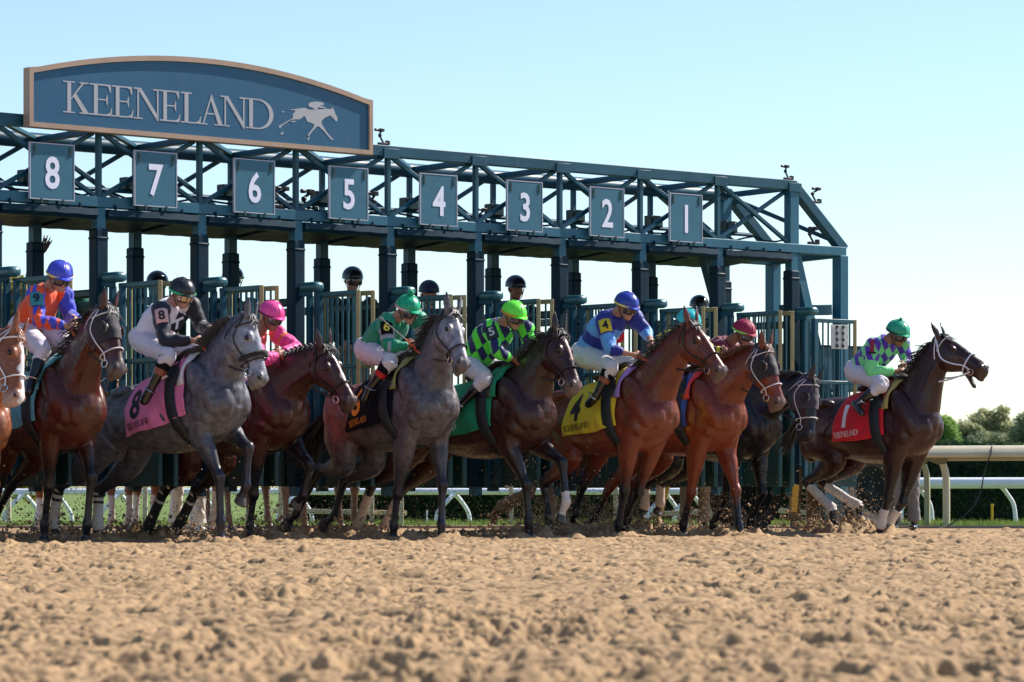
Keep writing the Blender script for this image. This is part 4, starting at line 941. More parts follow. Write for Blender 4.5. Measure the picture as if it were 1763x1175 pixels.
    # bridle
    if bridle is not None:
        def strap(name, pts, m, w=.011, par=None, sm=3):
            mb = MB(); w = w * .85; mb.tube(pts, w, 8, sm=sm, flat=.55); return mb.build(name, m, par or root)
        ring = lambda q, o=.008, a0=0, a1=2 * math.pi, n=22: [HP(q, a, o) for a in np.linspace(a0, a1, n)]
        br = strap('bridle', ring(.40), bridle, .013, sm=0)
        strap('browband', ring(.075, .012, -math.radians(95), math.radians(95), 14), bridle, .011, br)
        for s_ in (-1, 1):
            strap('cheek_strap', [HP(-.03, math.radians(35) * s_, .010), HP(.06, math.radians(80) * s_, .012), HP(.16, math.radians(100) * s_, .012), HP(.28, math.radians(103) * s_, .012), HP(.40, math.radians(100) * s_, .012), HP(.47, math.radians(112) * s_, .010)], bridle, .010, br)
            strap('throat_strap', [HP(-.02, math.radians(50) * s_, .012), HP(.05, math.radians(105) * s_, .018), HP(.10, math.radians(140) * s_, .02), HP(.12, math.radians(178) * s_, .02)], bridle, .008, br)
        strap('head_strap', ring(-.035, .012, -math.radians(50), math.radians(50), 8), bridle, .011, br)
        for s_ in (-1, 1):
            mb = MB(); bit = HP(.485, math.radians(118) * s_, .012); mb.torus(bit, sdv, .032, .0055, 20, 6); mb.build('bit_ring', m_metal, br); h.__dict__['bit' + ('R' if s_ > 0 else 'L')] = bit
        if noseroll:
            mb = MB(); pts = ring(.36, .022, -math.radians(120), math.radians(120), 26); mb.tube(pts, [.026 + .004 * g.uniform(-1, 1) for _ in pts], 10); mb.build('noseroll', m_fleece, br)
        h.bridle = br
    if hood is not None:
        mb = MB(); R_ = []
        for q in np.linspace(-.045, .31, 16): R_.append([HP(q, a, .009 + .002 * math.sin(q * 60 + 3 * a)) for a in np.linspace(0, 2 * math.pi, 30, endpoint=False)])
        mb.rings(R_, cap=False); ho = mb.build('blinker_hood', hood, root)
        for s_ in (-1, 1):
            e0 = Pw + hd * .205 * S - up * .022 + sdv * s_ * .095
            mb = MB(); mb.torus(e0 + sdv * s_ * .012, sdv, .052, .010, 22, 8, .9); mb.ell(e0 + sdv * s_ * .004, hd, up, sdv, .047, .047, .014, 16, 8); mb.build('eye_cup', m_fleece, ho)
    if not tack: return h
    from mathutils.bvhtree import BVHTree
    bme = h.body.data; bvh = BVHTree.FromPolygons([v.co + Vector(ROOT[root]) for v in bme.vertices], [tuple(p_.vertices) for p_ in bme.polygons])
    def push(p, s_, off):
        o_ = p + Rv * s_ * .5; hit = bvh.ray_cast(Vector(o_), Vector(-Rv * s_), .9)
        if hit[0] is None: return p
        hp_ = np.array(hit[0]); dlt = (hp_ - p) @ (Rv * s_)
        if dlt > -off: p = p + Rv * s_ * (dlt + off)
        return p
    # saddle cloth
    def cz_(f): zt, zb, w, e_ = tsec(f); return zt, zb, w, e_
    def cpt(f, z, s_, off=0.014):
        """surface point at canonical height z on side s_"""
        zt, zb, w, e_ = cz_(f); c = (zt + zb) / 2; b_ = (zt - zb) / 2; cs_ = np.clip((z - c) / b_, -1, 1); th = math.acos(cs_)
        thm = math.radians(82); r_ = w * math.sin(min(th, thm)) * (1 - e_ * math.cos(min(th, thm)))
        if th > thm: r_ = w * math.sin(thm) * (1 - e_ * math.cos(thm)) - .02 * (th - thm)
        nz = max(math.cos(th), 0)
        p = T(f, s_ * (r_ + off * max(math.sin(min(th, thm)), .2)), z + off * nz)
        return push(p, s_, off) if th > .55 else p
    def woff(f, z):
        zt = cz_(f)[0]; k = min(max((zt - z) / max(zt - cloth_z, .1), 0), 1)
        return k * (.010 * math.sin(f * 26 + 14 * z + seed) + .010 * math.sin(f * 11 + seed + 5 * z) + .016 * mnoise.noise(Vector((f * 13, z * 7, seed))))
    h.cpt = cpt
    f0, f1 = cfr
    if cloth_c is not None:
        mb = MB(); nf, nz_ = 48, 96; rows = []
        for i in range(nf + 1):
            f = f0 + (f1 - f0) * i / nf; zt = cz_(f)[0]; row = []
            for j in range(nz_ + 1):
                v = j / nz_ * 2 - 1; s_ = 1 if v >= 0 else -1; av = abs(v); zb_ = cloth_z + 0.05 * (1 - (f - f0) / (f1 - f0)) * 0 + .012 * math.sin(9 * f + 1)
                ths = av ** 0.8; z = zt - (zt - zb_) * (1 - math.cos(ths * math.pi / 2) * .35 - (1 - ths) * .65)
                row.append(cpt(f + .13 * (1 - av) * (1 - i / nf) - .03 * av * (1 - i / nf), z, s_, .020 + woff(f + .13 * (1 - av) * (1 - i / nf) - .03 * av * (1 - i / nf), z)))
            rows.append(row)
        vs = [p for r_ in rows for p in r_]; fs = [(i * (nz_ + 1) + j, i * (nz_ + 1) + j + 1, (i + 1) * (nz_ + 1) + j + 1, (i + 1) * (nz_ + 1) + j) for i in range(nf) for j in range(nz_)]
        mb.add(vs, fs); sc_ = mb.build('saddle_cloth', cloth_c, root); so_ = sc_.modifiers.new('t', 'SOLIDIFY'); so_.thickness = .006; so_.offset = 0
        if num:
            vs, fs = text_polys(num, 0.03); hN, wN = (.24 if num != '1' else .21), (.155 if num != '1' else .20)
            # refine: subdivide text faces so they follow the flank
            import bmesh
            bm = bmesh.new(); vv = [bm.verts.new((x * wN / .24 * .30, y * hN, 0)) for x, y in vs]
            for f_ in fs:
                try: bm.faces.new([vv[i] for i in f_])
                except ValueError: pass
            bmesh.ops.triangulate(bm, faces=bm.faces); bmesh.ops.subdivide_edges(bm, edges=[e_ for e_ in bm.edges if e_.calc_length() > .02], cuts=4, use_grid_fill=False); bmesh.ops.triangulate(bm, faces=bm.faces)
            bm.verts.index_update(); pts2 = [(v.co.x, v.co.y) for v in bm.verts]; fc2 = [tuple(v.index for v in f_.verts) for f_ in bm.faces]; bm.free()
            fcN = f0 + .185; mb = MB()
            mb.add([cpt(fcN + x + .10 * y, cloth_z + .245 + y, 1, .0275 + woff(fcN + x + .10 * y, cloth_z + .245 + y)) for x, y in pts2], fc2); mb.build('numeral', num_c, sc_, smooth=False, fix=False)
            mb = MB(); wL = .33; x0_ = f0 + .03
            for k, poly in enumerate(LP):
                mb.prism([((x - 108) / LETW, y) for x, y in poly], lambda x, y, d: cpt(x0_ + x * wL, cloth_z + .045 + y * .055, 1, .0265 + d + woff(x0_ + x * wL, cloth_z + .045 + y * .055)), 0.0, .001 + .0003 * (k % 5))
            mb.build('lettering', num_c, sc_, smooth=False)
    # girth, saddle, pad
    gw = girthw or m_wrapb
    mb = MB(); rows = []
    for a in np.linspace(math.radians(38), math.radians(322), 44):
        row = []
        for df in (-.055, .055):
            f = -.16 + .02 + df; zt, zb, w, e_ = cz_(f); c = (zt + zb) / 2; b_ = (zt - zb) / 2
            sl_ = .10 * (1 - math.cos(a)) / 2; c0_ = T(f + sl_, 0, c); p_ = T(f + sl_, w * math.sin(a), c + b_ * math.cos(a)); dd_ = nrm(p_ - c0_)
            hit = bvh.ray_cast(Vector(p_ + dd_ * .07), Vector(-dd_), .4); row.append(np.array(hit[0]) + dd_ * (.008 + .032 * min(1, max(0, (abs(a - math.pi) - .95) / .35))) if hit[0] is not None else p_)
        rows.append(row)
    vs = [p for r_ in rows for p in r_]; fs = [(2 * i, 2 * i + 1, 2 * i + 3, 2 * i + 2) for i in range(len(rows) - 1)]
    mb.add(vs, fs); go = mb.build('girth', gw, root); s2 = go.modifiers.new('t', 'SOLIDIFY'); s2.thickness = .006; s2.offset = 0
    mb = MB(); fx = [-.46, -.42, -.30, -.18, -.08, -.03]
    mb.loft([T(f, 0, cz_(f)[0] + dz) for f, dz in zip(fx, (.05, .04, .015, .02, .045, .05))], [Rv] * 6, [upT] * 6, [.06, .12, .13, .12, .08, .04], [.02, .035, .035, .035, .03, .015], 16, sm=3); sa = mb.build('saddle', m_leather, root)
    for s_ in (-1, 1):
        mb = MB(); rows = [[cpt(-.20 + .05 * k + x, 1.56 - .085 * k * 1.0, s_, .034) for x in (-.10 + .012 * k, .10 - .008 * k)] for k in range(4)]
        vs = [p for r_ in rows for p in r_]; mb.add(vs, [(2 * i, 2 * i + 1, 2 * i + 3, 2 * i + 2) for i in range(3)]); fl_ = mb.build('saddle_flap', m_leather, sa); s3 = fl_.modifiers.new('t', 'SOLIDIFY'); s3.thickness = .008
    if strip is not None:
        mb = MB(); rows = [[cpt(-.0 + .07 + x - .05 * (k / 9), cz_(0)[0] - .002 - (.30 * k / 9), s_, .026) for x in (-.035, .035)] for s_ in (1,) for k in range(10)]
        vs = [p for r_ in rows for p in r_]; mb.add(vs, [(2 * i, 2 * i + 1, 2 * i + 3, 2 * i + 2) for i in range(9)]); st_ = mb.build('saddle_pad', strip, root); s3 = st_.modifiers.new('t', 'SOLIDIFY'); s3.thickness = .02
    for key, (mw, fa, fb, stripes) in wraps.items():
        J = h.legs[key]; a_, b_, c_ = J[1], J[2], J[3]
        def lp(t): return a_ + (b_ - a_) * t if t <= 1 else b_ + (c_ - b_) * (t - 1)
        ts_ = np.linspace(fa, fb, 9); rb_ = .043 if key[1] == 'H' else .041
        mb = MB(); mb.tube([lp(t) for t in ts_], [rb_ + .012 * max(0, 1 - abs(t - 1) / .25) + .002 * math.sin(t * 40) for t in ts_], 18, side=Rv, flat=1.12); wo = mb.build('leg_wrap', mw, root)
        for (sa_, sb_, ms) in stripes:
            mb = MB(); mb.tube([lp(sa_), lp(sb_)], rb_ + .004, 18, side=Rv, flat=1.12); mb.build('wrap_stripe', ms, wo)
    return h

def add_reins(h, handR, handL, m_outer, m_inner, split=0.45, sag=0.05):
    for hp_, bit in ((handR, h.bitR), (handL, h.bitL)):
        if hp_ is None: continue
        d = bit - hp_; mid = [hp_ + d * t - ZZ * sag * math.sin(math.pi * t) for t in np.linspace(0, 1, 12)]
        # keep clear of the neck
        k = int(12 * split)
        mb = MB(); mb.tube(mid[:k + 1], .012, 8, flat=.5, sm=2, side=ZZ); mb.build('rein_grip', m_inner, h.bridle)
        mb = MB(); mb.tube(mid[k:], .009, 8, flat=.5, sm=2, side=ZZ); mb.build('rein', m_outer, h.bridle)

# ------------------------------------------------------------------ people
m_skin = mat('skin', (0.48, 0.24, 0.16), 0.5, var=0.08, vscale=12, spec=0.35)
m_skind = mat('skin_tanned', (0.30, 0.135, 0.08), 0.5, var=0.08, vscale=12, spec=0.35)
m_skinb = mat('skin_brown', (0.085, 0.038, 0.026), 0.5, var=0.08, vscale=12, spec=0.4)
m_breech = cloth('white_breeches', (0.66, 0.62, 0.68), var=0.05, bs=14)
m_breechc = cloth('cream_breeches', (0.66, 0.62, 0.60), var=0.05, bs=14)
m_boot = mat('boot_leather', (0.010, 0.010, 0.013), 0.22, var=0.2, bump=0.25, bscale=16, coat=0.4)
m_lens = mat('goggle_lens', (0.10, 0.09, 0.10), 0.06, metal=0.6, var=0.0)
m_strap = mat('goggle_strap', (0.02, 0.02, 0.022), 0.6)
m_cuffb = mat('brown_boot_top', (0.30, 0.085, 0.045), 0.4, var=0.12)
m_jers = mat('silks_print', attr='Col', rough=0.55, var=0.05, vscale=8, bump=0.5, bscale=11, sheen=0.2, spec=0.35)
m_cloth_attr = mat('clothing_print', attr='Col', rough=0.85, var=0.12, vscale=8, bump=0.6, bscale=12, sheen=0.2, spec=0.2)

def make_person(label, J, o, loc, group=None, name='person', cat='person', gnd=False):
    """J: world joints pel, neck, head, hf(dir), sR sL eR eL hR hL, kR kL aR aL tR tL, side (person's right)"""
    root = thing(name, label, cat, loc, group); sv = nrm(J['side']); skin = o.get('skin', m_skin)
    pel, nk, hc = J['pel'], J['neck'], J['head']; hf = nrm(J['hf']); hs = nrm(sv - hf * (sv @ hf)); hs = nrm(J.get('hside', hs)); hs = nrm(hs - hf * (hs @ hf)); hu = np.cross(hs, hf)
    if hu @ ZZ < 0: hu = -hu
    sp = nk - pel; spn = nrm(sp); shs = nrm(J['sR'] - J['sL']); bk = nrm(np.cross(sv, spn))     # +/- back direction
    if bk @ ZZ < 0: bk = -bk
    hipR, hipL = pel + sv * .085, pel - sv * .085
    mb = MB()
    # head
    mb.ell(hc + hu * .025 - hf * .012, hf, hs, hu, .098, .076, .105, 18, 12)
    mb.ell(hc + hf * .030 - hu * .045, hf, hs, hu, .062, .056, .075, 16, 10)
    mb.ell(hc + hf * .058 - hu * .098, hf, hs, hu, .030, .030, .022, 12, 8)
    mb.ell(hc + hf * .088 - hu * .078, hf, hs, hu, .010, .022, .007, 10, 6); mb.ell(hc + hf * .084 - hu * .090, hf, hs, hu, .010, .020, .007, 10, 6)
    mb.tube([hc + hf * .088 + hu * .008, hc + hf * .104 - hu * .026, hc + hf * .112 - hu * .042, hc + hf * .092 - hu * .052], [.009, .012, .014, .010], 8, sm=2)
    mb.ell(hc + hf * .078 + hu * .012, hf, hs, hu, .014, .058, .012, 12, 8)
    for s_ in (-1, 1):
        mb.ell(hc + hs * s_ * .078 - hu * .018 - hf * .008, hf, hs, hu, .016, .008, .030, 10, 8); mb.ell(hc + hf * .066 + hs * s_ * .034 - hu * .040, hf, hs, hu, .024, .022, .024, 10, 8)
    mb.tube([hc - hu * .05 - hf * .02, (hc + nk) / 2 - hf * .012, nk, nk - spn * .06], [.052, .053, .060, .075], 14, sm=3)
    # torso, limbs under the clothes
    mb.loft([pel - spn * .05, pel + sp * .15, pel + sp * .45, pel + sp * .75, nk - spn * .03], [sv, sv, nrm(sv + shs * .3), shs, shs], [bk] * 5, [.12, .125, .125, .145, .06], [.095, .09, .09, .085, .055], 16, sm=3)
    for k, s_ in (('R', 1), ('L', -1)):
        sh, el, ha = J['s' + k], J['e' + k], J['h' + k]; mb.ell(sh, sv, spn, bk, .05, .05, .05); wr = el + (ha - el) * .86
        mb.tube([sh, el, el + (ha - el) * .3, wr], [.044, .036, .035, .023], 12, sm=3)
        # hand: palm, four bent fingers, thumb
        fd = nrm(ha - el); h0n = J.get('handn' + k, sv * s_ * .7 + ZZ * .3); hn = nrm(h0n - fd * (h0n @ fd)); hw = np.cross(fd, hn); hw = hw if hw @ ZZ > 0 else -hw
        pc = wr + fd * .055; cl = J.get('curl' + k, 1.0)
        mb.ell(pc, fd, hw, hn, .047, .040, .018, 14, 8); mb.tube([wr - fd * .01, wr + fd * .03], [.024, .026], 10)
        inn = -hn
        for q in range(4):
            o_ = (1.5 - q) * .0205; Lf = (.040, .045, .042, .034)[q]; b0 = pc + fd * .035 + hw * o_
            p1 = b0 + (fd * (1 - .35 * cl) + inn * .45 * cl + hw * (1.5 - q) * .12 * (1 - cl)) * Lf; p2 = p1 + (fd * (1 - 1.1 * cl) + inn * 1.0 * cl + hw * (1.5 - q) * .12 * (1 - cl)) * Lf * .8; p3 = p2 + (fd * (1 - 1.9 * cl) + inn * .35 * cl) * Lf * .6
            mb.tube([b0 - fd * .02, p1, p2, p3], [.0100, .0092, .0085, .0075], 8)
        tb = pc - fd * .015 + hw * .030; mb.tube([tb, tb + (fd * .55 + hw * .7 + inn * .3 * cl) * .032, tb + (fd * 1.1 + hw * .75 + inn * .8 * cl) * .045], [.0125, .0105, .0085], 8)
        hp, kn, an = (hipR if k == 'R' else hipL), J['k' + k], J['a' + k]
        mb.tube([hp, kn, kn + (an - kn) * .3, an], [.070, .040, .040, .030], 12, sm=3)
    out, vc = remesh(mb, 'body_mesh', 0.0085, 2)
    link_mesh('body', out, skin, root)
    # shirt
    def shirt_mb(grow=0.0):
        mb = MB(); w = o.get('bulk', 1.08)
        mb.loft([pel - spn * .02, pel + sp * .10, pel + sp * .40, pel + sp * .72, pel + sp * .92, nk + spn * .005], [sv, sv, nrm(sv + shs * .3), shs, shs, shs], [bk] * 6, [v * w + grow for v in (.135, .15, .160, .178, .125, .066)], [v * w + grow for v in (.115, .125, .128, .118, .088, .062)], 20, sm=3)
        for k in 'RL':
            sh, el, ha = J['s' + k], J['e' + k], J['h' + k]; wr = el + (ha - el) * o.get('sleeve', .80)
            mb.ell(sh, sv, spn, bk, .074 * w, .078 * w, .078 * w, 14, 10); mb.tube([sh - spn * .02, sh + (el - sh) * .5, el, el + (wr - el) * .5, wr], [.072 * w, .062 * w, .053 * w, .048 * w, .034], 14, sm=3)
            mb.tube([wr - nrm(wr - el) * .03, wr + nrm(wr - el) * .012], [.037, .036], 12)
        return mb
    out, vc = remesh(shirt_mb(), 'shirt_mesh', 0.009, 3); zr = np.array([mnoise.noise(Vector(p * 7.0)) for p in vc]); nn_ = np.empty(len(vc) * 3, np.float32); out.vertices.foreach_get('normal', nn_)
    nn_ = nn_.reshape(-1, 3); fold = np.array([abs(mnoise.noise(Vector((p[0] * 16, p[1] * 16, p[2] * 9)))) for p in vc]); vc2 = vc + nn_ * (zr * .010 + fold * .018)[:, None]; out.vertices.foreach_set('co', vc2.astype(np.float32).ravel()); out.update()
    # which limb does each vertex belong to
    tt, dt = segd(vc, pel, nk); reg = np.zeros(len(vc), int); dtn = dt - .10; par = tt.copy()
    for code, (a, b) in enumerate(((J['sR'], J['eR']), (J['eR'], J['hR']), (J['sL'], J['eL']), (J['eL'], J['hL'])), 1):
        t_, d_ = segd(vc, a, b); m_ = (d_ - .03) < dtn; dtn[m_] = (d_ - .03)[m_]; reg[m_] = code; par[m_] = t_[m_]
    info = dict(v=vc, reg=reg, par=par, t=tt, pel=pel, sp=spn, sv=sv, bk=bk, J=J)
    c = o['shirt']; cols = c(info) if callable(c) else np.repeat(np.array([c], float), len(vc), 0)
    set_col(out, cols); jo = link_mesh(o.get('shirt_name', 'silks_jersey'), out, m_jers if o.get('silks', True) else m_cloth_attr, root)
    # breeches / trousers
    mb = MB(); tr = o.get('trouser_len', .45)
    mb.loft([pel + spn * .05, pel - spn * .02, pel - spn * .10], [sv] * 3, [bk] * 3, [.135, .155, .12], [.115, .135, .10], 18, sm=3)
    for k in 'RL':
        hp, kn, an = (hipR if k == 'R' else hipL), J['k' + k], J['a' + k]; e_ = kn + (an - kn) * tr
        bs = bk if (kn - hp)[2] > -.3 else V(0, 0, 0)
        mb.ell(hp + bs * .01, sv, spn, bk, .10, .11, .115, 14, 10); mb.tube([hp, hp + (kn - hp) * .5, kn, kn + (e_ - kn) * .5, e_], [.102, .092, .072, .062, o.get('hem', .054)], 16, sm=3)
    out, vc = remesh(mb, 'trouser_mesh', 0.0095, 3); nn_ = np.empty(len(vc) * 3, np.float32); out.vertices.foreach_get('normal', nn_); nn_ = nn_.reshape(-1, 3)
    fold = np.array([abs(mnoise.noise(Vector((p[0] * 13, p[1] * 13, p[2] * 15)))) for p in vc]); vc = vc + nn_ * (fold * .017)[:, None]; out.vertices.foreach_set('co', vc.astype(np.float32).ravel()); out.update()
    link_mesh(o.get('trouser_name', 'breeches'), out, o.get('trousers', m_breech), root)
    for k in 'RL':
        kn, an, to = J['k' + k], J['a' + k], J['t' + k]; s0 = kn + (an - kn) * o.get('boot_top', .38); mb = MB(); sh = nrm(an - kn); td = nrm(to - an)
        mb.tube([s0, s0 + (an - s0) * .35, an - sh * .02, an + sh * .03], [.055, .054, .042, .040], 14, sm=3, cap=True)
        hl = an + sh * .055 - td * .035; to = an + td * max(np.linalg.norm(to - an), .17); mb.tube([hl, an + sh * .045 + td * .03, to - td * .02 + sh * .005, to + td * .02], [.038, .045, .043, .026], 14, sm=3, side=nrm(np.cross(td, sh)), flat=.8)
        mb.ell(hl + sh * .015, td, nrm(np.cross(td, sh)), sh, .03, .03, .03)
        out, _ = remesh(mb, 'boot_mesh', .008, 2); bo = link_mesh('boot', out, o.get('boot', m_boot), root)
        if o.get('cuff') is not None:
            mb = MB(); mb.tube([s0 + (an - s0) * .10, s0 + (an - s0) * .42], [.0585, .0555], 18, side=sv); mb.build('boot_top', o['cuff'], bo)
        if o.get('knee') is not None:
            mb = MB(); mb.tube([kn + (an - kn) * .05, s0 + (an - s0) * .12], [.074, .060], 18, side=sv); mb.build('knee_patch', o['knee'], bo)
    # headgear
    hm = o.get('helmet')
    if hm is not None:
        mb = MB(); cap = []; nA, nB = 28, 10
        for i in range(nB + 1):
            th = math.radians(100) * i / nB; cap.append([hc + hu * (.030 + .112 * math.cos(th)) - hf * .010 + (hf * .134 * math.cos(a) + hs * .110 * math.sin(a)) * math.sin(th) * (1 + .03 * (i > nB - 1)) for a in np.linspace(0, 2 * math.pi, nA, endpoint=False)])
        cap[0] = [hc + hu * .142 - hf * .010 + (hf * math.cos(a) + hs * math.sin(a)) * .004 for a in np.linspace(0, 2 * math.pi, nA, endpoint=False)]
        mb.rings(cap); he = mb.build('helmet', hm, root)
        if o.get('seams', True):
            mb = MB()
            for a in (0.0, math.pi / 2, math.pi, 3 * math.pi / 2, .8, 2.4, 3.9, 5.5):
                mb.tube([hc + hu * (.0305 + .1125 * math.cos(th)) - hf * .010 + (hf * .135 * math.cos(a) + hs * .111 * math.sin(a)) * math.sin(th) for th in np.linspace(.05, math.radians(92), 10)], .0022, 5)
            mb.build('seam', hm, he)
        pk = MB(); P1 = [];
        for q, (a, w2) in enumerate(((.118, .090), (.150, .085), (.175, .062), (.186, .03))): P1.append([hc + hf * (a - (.05 if abs(s2) == 1 else .02 * abs(s2))) + hs * w2 * s2 + hu * (.022 - .12 * (a - .118) + dz) for s2, dz in ((-1, .003), (-.5, .012), (0, .014), (.5, .012), (1, .003), (.5, .006), (0, .008), (-.5, .006))])
        pk.rings(P1); pk.build('peak', o.get('peak', hm), he)
        if o.get('band') is not None:
            mb = MB(); mb.tube([hc + hu * .024 - hf * .010 + hf * .137 * math.cos(a) + hs * .114 * math.sin(a) for a in np.linspace(0, 2 * math.pi, 33)], .0095, 8, side=hu, flat=.4); mb.build('band', o['band'], he)
        if o.get('pom') is not None:
            mb = MB(); pc = hc + hu * (.142 + o['pom'][1] * .6) - hf * .01
            mb.ell(pc, hf, hs, hu, o['pom'][1], o['pom'][1], o['pom'][1], 14, 10); mb.build('pompom', o['pom'][0], he)
        mb = MB(); mb.tube([hc + hs * .098 + hu * .0, hc + hs * .078 - hu * .05 + hf * .02, hc + hs * .05 - hu * .10 + hf * .04, hc - hu * .122 + hf * .045, hc - hs * .05 - hu * .10 + hf * .04, hc - hs * .078 - hu * .05 + hf * .02, hc - hs * .098], .007, 6, sm=3, flat=.5); mb.build('chin_strap', m_strap, he)
    if o.get('goggles') is not None:
        mb = MB()
        R_ = []
        for zz_, gr in ((-.034, .86), (-.026, 1.0), (.0, 1.04), (.024, 1.0), (.031, .88)):
            R_.append([hc + hu * (zz_ - .010) + hf * (.030 + (.088 * gr) * math.cos(a)) + hs * (.080 * gr) * math.sin(a) for a in np.linspace(-1.25, 1.25, 15)])
        vs = [p for r_ in R_ for p in r_]; mb.add(vs, [(i * 15 + j, i * 15 + j + 1, (i + 1) * 15 + j + 1, (i + 1) * 15 + j) for i in range(4) for j in range(14)])
        go = mb.build('goggles', o['goggles'], root); s_ = go.modifiers.new('t', 'SOLIDIFY'); s_.thickness = .012; s_.offset = -1
        mb = MB(); mb.tube([hc + hu * (-.005 + .02 * (1 - math.cos(a)) ) - hf * .005 + hf * .112 * math.cos(a) + hs * .092 * math.sin(a) for a in np.linspace(1.1, 2 * math.pi - 1.1, 20)], .010, 6, side=hu, flat=.35); mb.build('goggle_strap', m_strap, go)
        mb = MB(); mb.tube([p + hu * 0 for p in [hc + hu * .022 + hf * (.030 + .090 * math.cos(a)) + hs * .082 * math.sin(a) for a in np.linspace(-1.2, 1.2, 15)]], .006, 6); mb.tube([hc + hu * -.046 + hf * (.030 + .080 * math.cos(a)) + hs * .072 * math.sin(a) for a in np.linspace(-1.2, 1.2, 15)], .006, 6); mb.build('goggle_frame', m_strap, go)
    ab = o.get('armband')
    if ab is not None:
        body, cb, cn = ab; a0, a1 = J['sR'], J['eR']; ax = nrm(a1 - a0); cam_dir = nrm(V(0, 0, 1.5) - a0); n_ = nrm(cam_dir - ax * (cam_dir @ ax)); wv = np.cross(n_, ax)
        if wv @ V(1, 0, 0) < 0: wv = -wv
        ctr_ = a0 + ax * .095; Rr = .080
        f3 = lambda x, y, off: ctr_ - ax * y + n_ * ((Rr + off) * math.cos(x / Rr)) + wv * ((Rr + off) * math.sin(x / Rr))
        mb = MB(); R_ = [[f3(x, y, .0) for x in np.linspace(-.062, .062, 11)] for y in (-.07, -.03, .03, .07)]
        vs = [p for r_ in R_ for p in r_]; mb.add(vs, [(i * 11 + j, i * 11 + j + 1, (i + 1) * 11 + j + 1, (i + 1) * 11 + j) for i in range(3) for j in range(10)])
        bo = mb.build('number_armband', cb, jo); s_ = bo.modifiers.new('t', 'SOLIDIFY'); s_.thickness = .004; s_.offset = 1
        vs, fs = text_polys(body, 0.02); mb = MB(); mb.add([f3(x * .085, y * .092, .0065) for x, y in vs], fs); mb.build('armband_number', cn, bo, smooth=False, fix=False)
    for fn in o.get('extra', []): fn(root, jo, J, info, hc, hf, hs, hu)
    return root, jo
# ------------------------------------------------------------------ the field of horses
BAY = dict(base=(0.07, 0.015, 0.008), points=(0.007, 0.007, 0.013), belly=0.15)
GREY = (0.090, 0.087, 0.108)
L_ = lambda *a: a
H = {}
WB = {k: (m_wrapw, .05, 1.35, [(.12, .20, m_wrapb), (.30, .38, m_wrapb)]) for k in ('RH', 'LH')}
c_turq = cloth('turquoise_cloth', (0.12, 0.42, 0.50)); c_pink = cloth('pink_cloth', (0.78, 0.20, 0.42)); c_blk = cloth('black_cloth', (0.008, 0.008, 0.012)); c_grn = cloth('green_cloth', (0.01, 0.27, 0.13))
c_yel = cloth('yellow_cloth', (0.72, 0.52, 0.03)); c_blue = cloth('blue_cloth', (0.03, 0.08, 0.36)); c_red = cloth('red_cloth', (0.66, 0.015, 0.03)); c_wht = cloth('white_cloth', (0.7, 0.7, 0.72)); c_org = cloth('orange_cloth', (0.75, 0.12, 0.03))
n_blk = mat('black_print', (0.008, 0.008, 0.015), 0.7, var=0); n_wht = mat('white_print', (0.8, 0.8, 0.82), 0.7, var=0); n_org = mat('orange_print', (0.85, 0.27, 0.02), 0.7, var=0)
H[9] = make_horse('bay racehorse in a black blinker hood and turquoise cloth, second from the left edge', 9, 102, 618, 52, 8, (185, 530), (210, 640),
    dict(RF=((84, 838), (76, 903), (76, 930)), LF=((157, 820), (150, 903), (146, 930)), RH=((-6, 846), (-40, 890), (-55, 905)), LH=((20, 835), (-8, 890), (-20, 900))),
    dict(BAY, base=(0.070, 0.016, 0.009), leg=(.2, .75), muzzle=(0.10, 0.085, 0.085), muz0=.44), headyaw=18, hood=m_hood, bridle=m_wleather, cloth_c=c_turq, num='9', num_c=n_blk, strip=c_turq, seed=9, maneside=-1, cfr=(-.70, .02))
H[8] = make_horse('dapple grey racehorse in a pink cloth with a black fleece noseband', 8, 339, 612, 43, 13, (428, 546), (457, 657),
    dict(RF=((378, 822), (380, 898), (381, 925)), LF=((428, 772), (424, 835), (411, 867)), RH=((102, 838), (91, 900), (98, 924)), LH=((170, 846), (168, 902), (172, 918))),
    dict(base=GREY, points=(0.012, 0.012, 0.024), leg=(.0, .8), muzzle=(0.16, 0.15, 0.15), headc=(0.26, 0.26, 0.31), hoof=(0.07, 0.06, 0.06), ear=.5), mat_=m_grey, mane=m_hgrey, tail_c=m_hsilver, headyaw=22, noseroll=True, cloth_c=c_pink, num='8', num_c=n_blk,
    wraps=WB, strip=c_wht, seed=8, cfr=(-.74, .06), cloth_z=1.02)
H[7] = make_horse('dark bay racehorse with a white face stripe between the two greys', 7, 452, 628, 47, 8, (557, 597), (609, 694),
    dict(RF=((436, 852), (430, 905), (433, 929)), LF=((533, 800), (522, 852), (507, 868)), RH=((284, 843), (256, 905), (251, 923)), LH=((336, 847), (308, 905), (304, 921))),
    dict(BAY, base=(0.046, 0.011, 0.008), leg=(.0, .5), face=((0.62, 0.50, 0.46), .12, .46, .014), headb=1, muzzle=(0.055, 0.035, 0.032), hoof=(0.10, 0.085, 0.075)), headyaw=0, cloth_c=c_org, num='7', num_c=n_wht, strip=c_blue, braid=True, seed=7,
    wraps={k: (m_wrapb, .0, 1.3, [(.02, .08, m_wrapw), (.26, .32, m_wrapw)]) for k in ('RH', 'LH')})
def rose(h, vc):   # reddish rump of the roan grey
    f = (vc - h.B) @ h.F; z = vc[:, 2]; return np.clip((-f - .45) / .35, 0, .8) * np.clip((z - .75) / .3, 0, 1)
